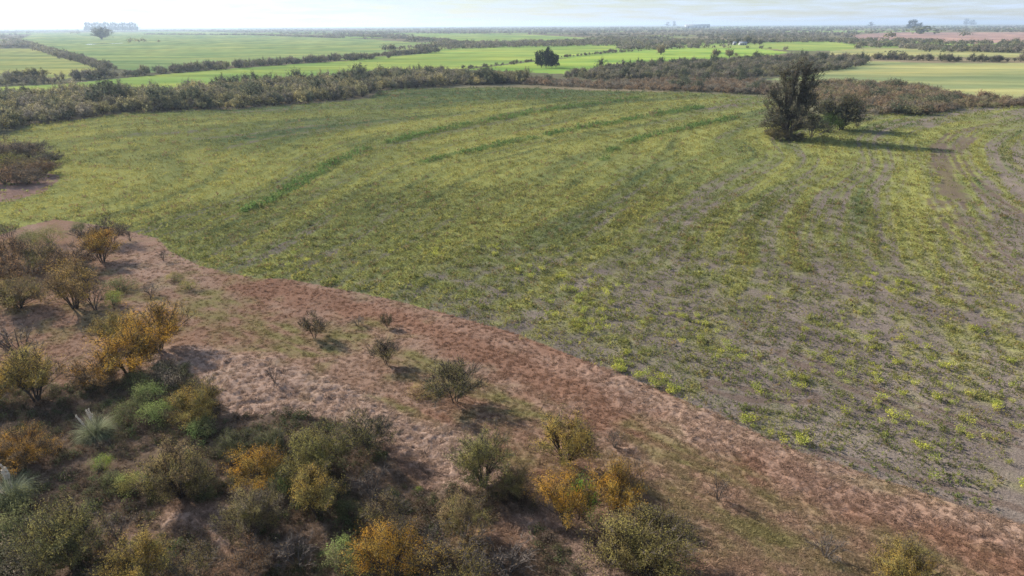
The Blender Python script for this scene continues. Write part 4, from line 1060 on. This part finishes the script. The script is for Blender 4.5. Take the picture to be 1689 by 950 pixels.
# hedgerows and patches beyond: too far to tell trunks apart
HEDGES = [
    ([(115, 133), (150, 131), (200, 126), (240, 123)], 12, 4.5, 1.0), ([(252, 122), (330, 116), (400, 110), (480, 105), (560, 100), (625, 96)], 16, 4.5, 1.0), ([(630, 93), (690, 88), (718, 86)], 18, 5, 1.0),
    ([(178, 116), (150, 107), (110, 95), (70, 83), (45, 74), (22, 68)], 10, 5, 1.0), ([(-300, 84), (0, 80), (58, 78)], 22, 7, 1.0), ([(0, 141), (60, 138), (100, 137)], 14, 5, 1.0), ([(0, 131), (60, 133)], 12, 5, 1.0), ([(-200, 150), (0, 141)], 14, 6, 1.0),
    ([(540, 59), (640, 62), (730, 68), (745, 74), (700, 80), (640, 83)], 22, 9, 1.1), ([(745, 74), (800, 75), (845, 75)], 30, 8, 1.0), ([(845, 75), (900, 73), (960, 74)], 40, 8, 1.1), ([(960, 73), (1100, 72), (1130, 71)], 30, 9, .9),
    ([(760, 114), (830, 108), (872, 102), (920, 96), (960, 92), (1000, 88), (1010, 84)], 6, 5, .5), ([(1000, 88), (1060, 84)], 6, 5, .55), ([(1020, 79), (1130, 77), (1210, 76)], 8, 8, .7),
    ([(1400, 98), (1470, 98), (1560, 101), (1689, 102), (1900, 104)], 12, 4.6, 1.0), ([(1260, 99), (1400, 95)], 8, 5, .9),
    ([(1420, 76), (1480, 76), (1530, 80), (1560, 84), (1620, 86), (1689, 85)], 45, 8, .9), ([(1560, 80), (1600, 83), (1660, 80), (1689, 77)], 30, 9, 1.0), ([(1200, 72), (1260, 71)], 30, 10, 1.0), ([(1270, 70), (1340, 67), (1385, 68)], 35, 10, .9),
    ([(240, 57), (420, 58), (560, 63)], 25, 10, .9), ([(330, 52), (560, 52), (620, 56)], 80, 18, 1.2), ([(0, 53.5), (60, 51.5), (150, 51)], 90, 22, 1.2), ([(230, 50.5), (330, 50)], 120, 24, 1.2)]
hp, hs = [], []
for k, (px, wd, sp, sc) in enumerate(HEDGES):
    q = strip(px, wd, sp, 500 + k)
    hp.append(q); hs.append(np.full(len(q), sc) * np.random.default_rng(550 + k).uniform(0.6, 1.25, len(q)))
q = np.concatenate(hp); s = np.concatenate(hs)
r = np.hypot(q[:, 0], q[:, 1])
mid = r < 900
HC_ = (GBR * .8, GDK, GOL * .8, GBR)
scatter('hedgerow_woods', q[mid], np.zeros(mid.sum()), s[mid] * 1.15, palette(HC_, mid.sum(), 1), palette(HC_, mid.sum(), 2), COLLS['belt'], 'bushy hedgerows lining the far green fields', 601)
fr = ~mid
scatter('distant_hedgerow_woods', q[fr], np.zeros(fr.sum()), s[fr] * 1.0, palette(HC_, fr.sum(), 3), palette(HC_, fr.sum(), 4), COLLS['far'], 'blue-grey distant hedgerows near the horizon', 602)
# far woodland to the horizon
rng = np.random.default_rng(77)
n = 26000
rr = 900 * (9.5) ** rng.uniform(0, 1, n); aa = np.radians(rng.uniform(-44, 44, n))
q = np.stack([rr * np.sin(aa), rr * np.cos(aa)], -1)
free = np.ones(n, bool)
for V in CROPW: free &= ~inside(q, V)
dn = fbm(q[:, 0] / 300, q[:, 1] / 170, 700, 4)
free &= (dn > 0.47 + 0.10 * (aa < -0.1)) | (rng.uniform(size=n) < 0.05)
q = q[free]
sc = rng.uniform(0.45, 1.15, len(q)) * (1 + np.hypot(q[:, 0], q[:, 1]) / 9000)
scatter('distant_woodland', q, np.zeros(len(q)), sc, palette(HC_, len(q), 5), palette(HC_, len(q), 6), COLLS['far'], 'hazy scrub woodland stretching to the horizon', 603)

# ------------------------------------------------------------------ weeds of the field
def make_weed(name, seed, n, H_, R, leaf, feathery=False):
    rng = np.random.default_rng(seed)
    z = rng.uniform(0.1, 1, n) ** 0.7 * H_
    a = rng.uniform(0, 6.283, n); q = np.sqrt(rng.uniform(0, 1, n)) * R * (0.45 + 0.65 * z / H_)
    C = np.stack([q * np.cos(a), q * np.sin(a), z], -1)
    V, F = leaf_quads(rng, C, leaf[0], leaf[1], 0.9 if feathery else 0.1)
    return new_mesh(name, V, F, M_LEAF)
def make_patch(name, seed, k, rad_, hmin, hmax, feathery):
    rng = np.random.default_rng(seed); VV, FF, o = [], [], 0
    for i in range(k):
        n = int(rng.integers(9, 17)); H_ = rng.uniform(hmin, hmax); R = H_ * (0.3 if feathery else 0.55)
        z = rng.uniform(0.15, 1, n) ** 0.7 * H_
        a = rng.uniform(0, 6.283, n); q = np.sqrt(rng.uniform(0, 1, n)) * R
        c = rng.normal(0, rad_, 2)
        V, F = leaf_quads(rng, np.stack([c[0] + q * np.cos(a), c[1] + q * np.sin(a), z], -1), H_ * 0.42, H_ * 0.17, 0.9 if feathery else 0.2)
        VV.append(V); FF.append(F + o); o += len(V)
    return new_mesh(name, np.concatenate(VV), np.concatenate(FF), M_LEAF)
WEED = [make_patch('weed%d' % i, 800 + i, 6, 0.42, 0.14, 0.36, False) for i in range(4)] + [make_patch('stalk%d' % i, 820 + i, 5, 0.38, 0.25, 0.55, True) for i in range(3)]
FENN = [make_weed('flower%d' % i, 840 + i, 150, 0.75, 0.42, (0.12, 0.055), True) for i in range(3)]
cw = proto_collection('weed_shapes', WEED)
rng = np.random.default_rng(9)
def field_points(n, r0, r1, amax=41, p=1.0):
    u = rng.uniform(0, 1, n)
    rr = (r0 ** 0.4 + u * (r1 ** 0.4 - r0 ** 0.4)) ** 2.5; aa = np.radians(rng.uniform(-amax, amax, n))
    q = np.stack([rr * np.sin(aa), rr * np.cos(aa)], -1)
    return q[inside(q, FIELD)]
_a, _b = field_points(170000, 38, 400), field_points(60000, 38, 135)
q = np.concatenate([_a, _b]); _nd = len(_b)
dull = np.zeros(len(q), bool); dull[-_nd:] = True
r = np.hypot(q[:, 0], q[:, 1])
col, cov, yl, dk, lush, yrow, trk, row = field_color(q)
keep = rng.uniform(size=len(q)) < np.clip((0.14 + cov * 0.62 * (0.35 + 0.65 * row * (1 - sstep(150, 260, r)) + 0.3 * sstep(150, 260, r)) + lush + yrow * 0.45 + dull * 0.14) * (1 - 0.8 * trk), 0, 1)
q, r, cov, yl, dk, lush, yrow, dull = [v[keep] for v in (q, r, cov, yl, dk, lush, yrow, dull)]
n = len(q)
yy = np.clip(yl * 1.0 + rng.normal(0, 0.17, n) - 0.02 + yrow * 0.4, 0, 1)
t = mixv(mixv(np.broadcast_to(WGREEN, (n, 3)), WYEL, yy), WDARK, np.clip(dk + rng.normal(0, .2, n), 0, 1))
t = mixv(t, np.array((0.115, 0.135, 0.06)), dull * 0.75)
t = mixv(t, LUSHC * 1.15, lush)
t = mixv(t, (0.20, 0.15, 0.09), (rng.uniform(size=n) < 0.10) * 0.8)
t = t * rng.uniform(0.85, 1.25, (n, 1))
sc = rng.uniform(0.4, 0.95, n) * (0.75 + 0.004 * r) * (1 + 0.6 * lush + 0.15 * yrow) * np.where(dull, 0.8, 1.0)
scatter('field_weeds', q, ground_z(q) - 0.02, sc, t, t * np.array((1.1, .95, .9)), cw, 'weeds growing all over the fallow field', 604)

# yellow flowering weeds one can pick out: patches along the near part of the field
YP = [((1000, 600), (1120, 650), 1.4, 34, 'in the dense patch on the meadow border'), ((1230, 700), (1330, 745), 1.2, 14, 'on the meadow border right of the dense patch'),
      ((1390, 470), (1500, 470), 2.4, 22, 'in the bright row below the turning rows'), ((880, 470), (1020, 500), 5, 34, 'in the left part of the grey soil'),
      ((960, 500), (1030, 560), 4, 26, 'between the dense border patch and the field middle'), ((1110, 520), (1170, 560), 2.5, 22, 'in the cluster at the centre of the grey soil'),
      ((1250, 590), (1420, 640), 5, 26, 'along the dark soil streak'), ((1500, 620), (1689, 720), 4.5, 30, 'on the grey soil near the right edge'), ((1400, 560), (1689, 640), 6, 24, 'right of the dark soil streak'),
      ((640, 400), (900, 440), 6, 26, 'on the greener left middle of the field'), ((1200, 480), (1600, 520), 9, 20, 'just below the turning rows'), ((1440, 680), (1689, 790), 4, 16, 'on the barest soil at lower right'),
      ((420, 430), (620, 470), 4, 6, 'at the far left of the meadow border')]
rngw = np.random.default_rng(31)
for a, b, wd, cnt, where in YP:
    pa, pb = at(*a), at(*b)
    t_ = rngw.uniform(0, 1, (cnt, 1))
    yq = pa + t_ * (pb - pa) + rngw.normal(0, wd, (cnt, 2)) * 0.7
    yq = yq[inside(yq, FIELD)]
    for i, (p_, z_) in enumerate(zip(yq, ground_z(yq))):
        o = link('yellow_weed', FENN[i % 3], label='yellow-green flowering weed tuft ' + where, cat='weed', group='yellow weeds ' + where)
        s = rngw.uniform(0.5, 1.2)
        o.location = (p_[0], p_[1], z_ - 0.03); o.scale = (s * 1.15, s * 1.15, s * 0.85); o.rotation_euler = (0, 0, rngw.uniform(0, 6.28))
        c = np.array((0.46, 0.45, 0.085)) * rngw.uniform(0.7, 1.1)
        o['tint'] = [float(v) for v in c]; o['tint2'] = [float(c[0] * .65), float(c[1] * .75), float(c[2])]

# ------------------------------------------------------------------ dry grass of the meadow
def make_tuft(name, seed, n, H_, R):
    rng = np.random.default_rng(seed)
    a = rng.uniform(0, 6.283, n); b = np.stack([np.cos(a), np.sin(a), 0 * a], -1) * (R * 0.5 * np.sqrt(rng.uniform(0, 1, n)))[:, None]
    lean = np.stack([rng.normal(0.35, .5, n), rng.normal(-0.2, .5, n), np.full(n, 0.75)], -1)
    L_ = H_ * rng.uniform(0.6, 1.2, (n, 1))
    m_ = b + lean * L_ * 0.55
    e = m_ + (lean * np.array([1.7, 1.7, 0.1])) * L_ * 0.45
    w = np.stack([-np.sin(a), np.cos(a), 0 * a], -1) * 0.022
    V = np.stack([b - w, b + w, m_ + w * .8, m_ - w * .8, e + w * .3, e - w * .3], 1).reshape(-1, 3)
    o = np.arange(n)[:, None] * 6
    F = np.concatenate([o + [[0, 1, 2, 3]], o + [[3, 2, 4, 5]]])
    return new_mesh(name, V, F, M_GRASS)
ct = proto_collection('tuft_shapes', [make_tuft('tuft%d' % i, 900 + i, 34, 0.36, 0.5) for i in range(4)])
rng = np.random.default_rng(10)
n = 90000
dep = rng.uniform(math.tan(math.radians(16)), math.tan(math.radians(46.5)), n)
rr = CAM_H / dep; rr = np.where(rng.uniform(size=n) < 0.35, np.sqrt(rng.uniform(28 ** 2, 110 ** 2, n)), rr)
aa = np.radians(rng.uniform(-45, 45, n))
q = np.stack([rr * np.sin(aa), rr * np.cos(aa)], -1)
q = q[inside(q, MEADOW)]
col, pale, red, olv, tw = meadow_color(q)
keep = rng.uniform(size=len(q)) < 0.75 - 0.35 * tw
q, col, pale, olv = q[keep], col[keep], pale[keep], olv[keep]
scatter('dry_grass', q, ground_z(q) - 0.03, rng.uniform(0.45, 1.0, len(q)) * (0.85 + 0.1 * pale), col * rng.uniform(0.8, 1.2, (len(q), 1)) * 1.08, col * np.array((0.85, 0.85, 0.8)), ct,
        'lodged pinkish dry grass covering the meadow', 605, zs=rng.uniform(0.55, 0.9, len(q)))

# undergrowth of the thicket
q = fill(THICKET, 0.62, 620)
gl = blob(q, BARE_GLADES, 1.2, 120)
rng = np.random.default_rng(12)
ok = (np.hypot(q[:, 0], q[:, 1]) < 80) & (q[:, 1] > 24) & (np.abs(q[:, 0]) < q[:, 1] * 1.1) & (rng.uniform(size=len(q)) < 0.74 - 0.7 * gl) & (fbm(q[:, 0] / 3, q[:, 1] / 3, 640, 3) > 0.33)
q = q[ok]
pal = (np.array(DARKG), np.array(DARKG) * .8, np.array((0.115, 0.105, 0.06)), np.array((0.14, 0.10, 0.07)), np.array((0.115, 0.08, 0.055)), np.array((0.10, 0.08, 0.062)), np.array((0.10, 0.125, 0.055)), np.array((0.15, 0.11, 0.085)))
UC = proto_collection('undergrowth_shapes', [tree_join(make_shrub('under%d' % i, 650 + i, 1.3, 0.62, 260, (0.11, 0.05), stems=10, tuft=9)) for i in range(4)])
scatter('undergrowth', q, ground_z(q) - 0.03, rng.uniform(0.45, 1.1, len(q)), palette(pal, len(q), 13), palette(pal, len(q), 14), UC, 'dark low undergrowth between the thicket trees', 606)

# ------------------------------------------------------------------ small far things
def quad_mesh(name, boxes, mat):
    V, F = [], []
    for (x0, x1, y0, y1, z0, z1) in boxes:
        o = len(V)
        V += [(x0, y0, z0), (x1, y0, z0), (x1, y1, z0), (x0, y1, z0), (x0, y0, z1), (x1, y0, z1), (x1, y1, z1), (x0, y1, z1)]
        F += [[o + i for i in f] for f in ((3, 2, 1, 0), (4, 5, 6, 7), (0, 1, 5, 4), (1, 2, 6, 5), (2, 3, 7, 6), (3, 0, 4, 7))]
    return new_mesh(name, V, F, mat)
def gable(name, x0, x1, y0, y1, z0, z1, mat, t=0.25):
    ym = (y0 + y1) / 2
    V = [(x0, y0, z0), (x1, y0, z0), (x1, ym, z1), (x0, ym, z1), (x0, y1, z0), (x1, y1, z0)]
    V += [(a, b, c + t) for a, b, c in V]
    F = [(0, 3, 2, 1), (3, 4, 5, 2), (6, 7, 8, 9), (9, 8, 11, 10), (0, 1, 7, 6), (5, 4, 10, 11), (1, 2, 8, 7), (2, 5, 11, 8), (3, 0, 6, 9), (4, 3, 9, 10)]
    return new_mesh(name, V, F, mat)
def house(x, y, w, d, h, label, group=None):
    g = at(x, y)
    o = bpy.data.objects.new('farmhouse', None); COL.objects.link(o); o.location = (g[0], g[1], 0)
    o['label'] = label; o['category'] = 'house'
    if group: o['group'] = group
    link('wall', quad_mesh('wall', [(-w / 2, w / 2, 0, d, 0, h)], M_WALL), o)
    link('roof', gable('roof', -w / 2 - .4, w / 2 + .4, -.5, d + .5, h + .02, h + 1.9, M_ROOF), o)
    link('door', quad_mesh('door', [(-.5, .5, -.06, -.003, 0, 2.1)], M_DARK), o)
    for k in (-.32, .32): link('window', quad_mesh('window', [(w * k - .6, w * k + .6, -.05, -.003, 1, 2.2)], M_DARK), o)
house(1212, 74.3, 4.5, 4, 2.8, 'small white farm building left of the longer farmhouse', 'farm buildings')
house(1226, 74.6, 11, 6, 2.9, 'long white farmhouse among trees near the pasture', 'farm buildings')
for (x, y, w, lb) in [(1217, 72.4, 9, 'tree behind the small white farm building'), (1233, 72.4, 11, 'tall tree behind the long farmhouse'), (1244, 73.6, 8, 'dark tree at the right end of the farmyard'), (1253, 74, 8, 'rightmost upright tree of the farmyard'), (1207, 73.6, 7, 'low tree at the left end of the farmyard')]:
    place('round', 'yard_tree', x, y, w, .95, DARKG, GOL, lb, T, 'farmyard trees')

g = at(1151, 46.5); sw = 36 * np.linalg.norm(g) / FPX
o = bpy.data.objects.new('long_shed', None); COL.objects.link(o); o.location = (g[0], g[1], 0); o['label'] = 'long low grey shed on the horizon'; o['category'] = 'shed'
hh = sw * 0.13
link('wall', quad_mesh('wall', [(-sw / 2, sw / 2, 0, 40, 0, hh)], M_CONC), o)
link('roof', gable('roof', -sw / 2 - 1, sw / 2 + 1, -1, 41, hh + .05, hh + 4, M_ROOF, .6), o)
for k in range(6): link('door', quad_mesh('door', [(-sw * .42 + k * sw * .16, -sw * .36 + k * sw * .16, -.4, -.02, 0, hh * .6)], M_DARK), o)
g = at(1142, 47); d_ = np.linalg.norm(g)
o = bpy.data.objects.new('lattice_mast', None); COL.objects.link(o); o.location = (g[0], g[1], 0); o['label'] = 'thin mast rising above the long shed on the horizon'; o['category'] = 'mast'
hm = 11 * d_ / FPX; b_ = 1.6
lv, lf = tubes([(sx * b_, sy * b_, 0, sx * .35, sy * .35, hm, .35, .3) for sx in (-1, 1) for sy in (-1, 1)], 4)
link('frame', new_mesh('frame', lv, lf, M_CONC), o)
rg = [(sx, sy, z) for z in np.linspace(0, hm * .95, 12) for sx, sy in ((-1, -1), (1, -1), (1, 1), (-1, 1))]
sg = []
for i in range(len(rg) - 1):
    f0, f1 = 1 - rg[i][2] / hm * .78, 1 - rg[i + 1][2] / hm * .78
    sg.append((rg[i][0] * b_ * f0, rg[i][1] * b_ * f0, rg[i][2], rg[i + 1][0] * b_ * f1, rg[i + 1][1] * b_ * f1, rg[i + 1][2], .2, .2))
lv, lf = tubes(sg, 3)
link('bracing', new_mesh('bracing', lv, lf, M_CONC), o)

# grazing cattle: one continuous body each, grown along a skeleton
def make_cow():
    j = [(0, 0, 1.15, .36), (-.55, 0, 1.18, .36), (-.95, 0, 1.2, .26), (.5, 0, 1.15, .37), (.85, 0, 1.15, .26), (1.2, 0, .85, .16), (1.45, 0, .45, .15), (1.62, 0, .2, .09),
         (.6, .22, .7, .12), (.6, .22, .4, .08), (.6, .22, .04, .07), (.6, -.22, .7, .12), (.64, -.22, .4, .08), (.6, -.22, .04, .07),
         (-.75, .22, .8, .17), (-.86, .22, .45, .08), (-.8, .22, .04, .07), (-.75, -.22, .8, .17), (-.9, -.22, .45, .08), (-.84, -.22, .04, .07),
         (-1.12, 0, .95, .05), (-1.15, 0, .5, .04), (1.33, .2, .68, .05), (1.33, -.2, .68, .05)]
    e = [(0, 1), (1, 2), (0, 3), (3, 4), (4, 5), (5, 6), (6, 7), (3, 8), (8, 9), (9, 10), (3, 11), (11, 12), (12, 13), (1, 14), (14, 15), (15, 16), (1, 17), (17, 18), (18, 19), (2, 20), (20, 21), (5, 22), (5, 23)]
    segs = [(*j[a][:3], *j[b][:3], j[a][3], j[b][3]) for a, b in e]
    me = bpy.data.meshes.new('cow'); me.from_pydata([v[:3] for v in j], e, [])
    o = bpy.data.objects.new('cow_source', me)
    COL.objects.link(o)
    o.modifiers.new('skin', 'SKIN'); 
    if not me.skin_vertices: me.attributes
    lay = me.skin_vertices[0].data if me.skin_vertices else None
    if lay:
        for k, v in enumerate(j): lay[k].radius = (v[3], v[3]); lay[k].use_root = (k == 0)
    o.modifiers.new('sub', 'SUBSURF').levels = 1
    dg = bpy.context.evaluated_depsgraph_get()
    ev = bpy.data.meshes.new_from_object(o.evaluated_get(dg))
    ev.materials.clear(); ev.materials.append(M_HIDE)
    bpy.data.objects.remove(o)
    return ev
cow = make_cow()
rng = np.random.default_rng(5)
for i, x in enumerate((1460, 1467, 1470, 1474, 1477, 1480, 1484, 1489)):
    g = at(x, 86 + 0.5 * math.sin(i * 2.2))
    o = link('cow', cow, label='small dark cow grazing in line on the pale olive pasture', cat='cow', group='cattle on the pasture')
    o.location = (g[0], g[1], 0); o.rotation_euler = (0, 0, rng.uniform(-.5, .5) + (math.pi if i % 3 else 0)); o.scale = (1.0,) * 3

# flooded wheel rut on the far field
V = poly([(140, 73.3), (146, 72.6), (170, 72.0), (203, 71.0), (203, 71.3), (172, 72.5), (150, 73.5)])
me = bpy.data.meshes.new('water'); me.from_pydata([(a, b, 0.05) for a, b in V], [], [list(range(len(V)))[::-1]])
me.update(); me.materials.append(M_WATER)
link('water', me, label='bright strip of standing water on the far green field', kind='structure')

# ------------------------------------------------------------------ hazy air
hz, N, L = mat_new('hazy_air')
ho = N('ShaderNodeOutputMaterial'); pv = N('ShaderNodeVolumePrincipled')
pv.inputs['Color'].default_value = (0.60, 0.75, 0.95, 1); pv.inputs['Density'].default_value = 0.00010; pv.inputs['Anisotropy'].default_value = 0.3
L(pv.outputs[0], ho.inputs['Volume'])
hz.cycles.homogeneous_volume = True
hm_ = quad_mesh('haze', [(-31000, 31000, -31000, 31000, -2.0, 90.0)], hz)
link('haze', hm_, label='pale blue haze over the far plain', kind='stuff')
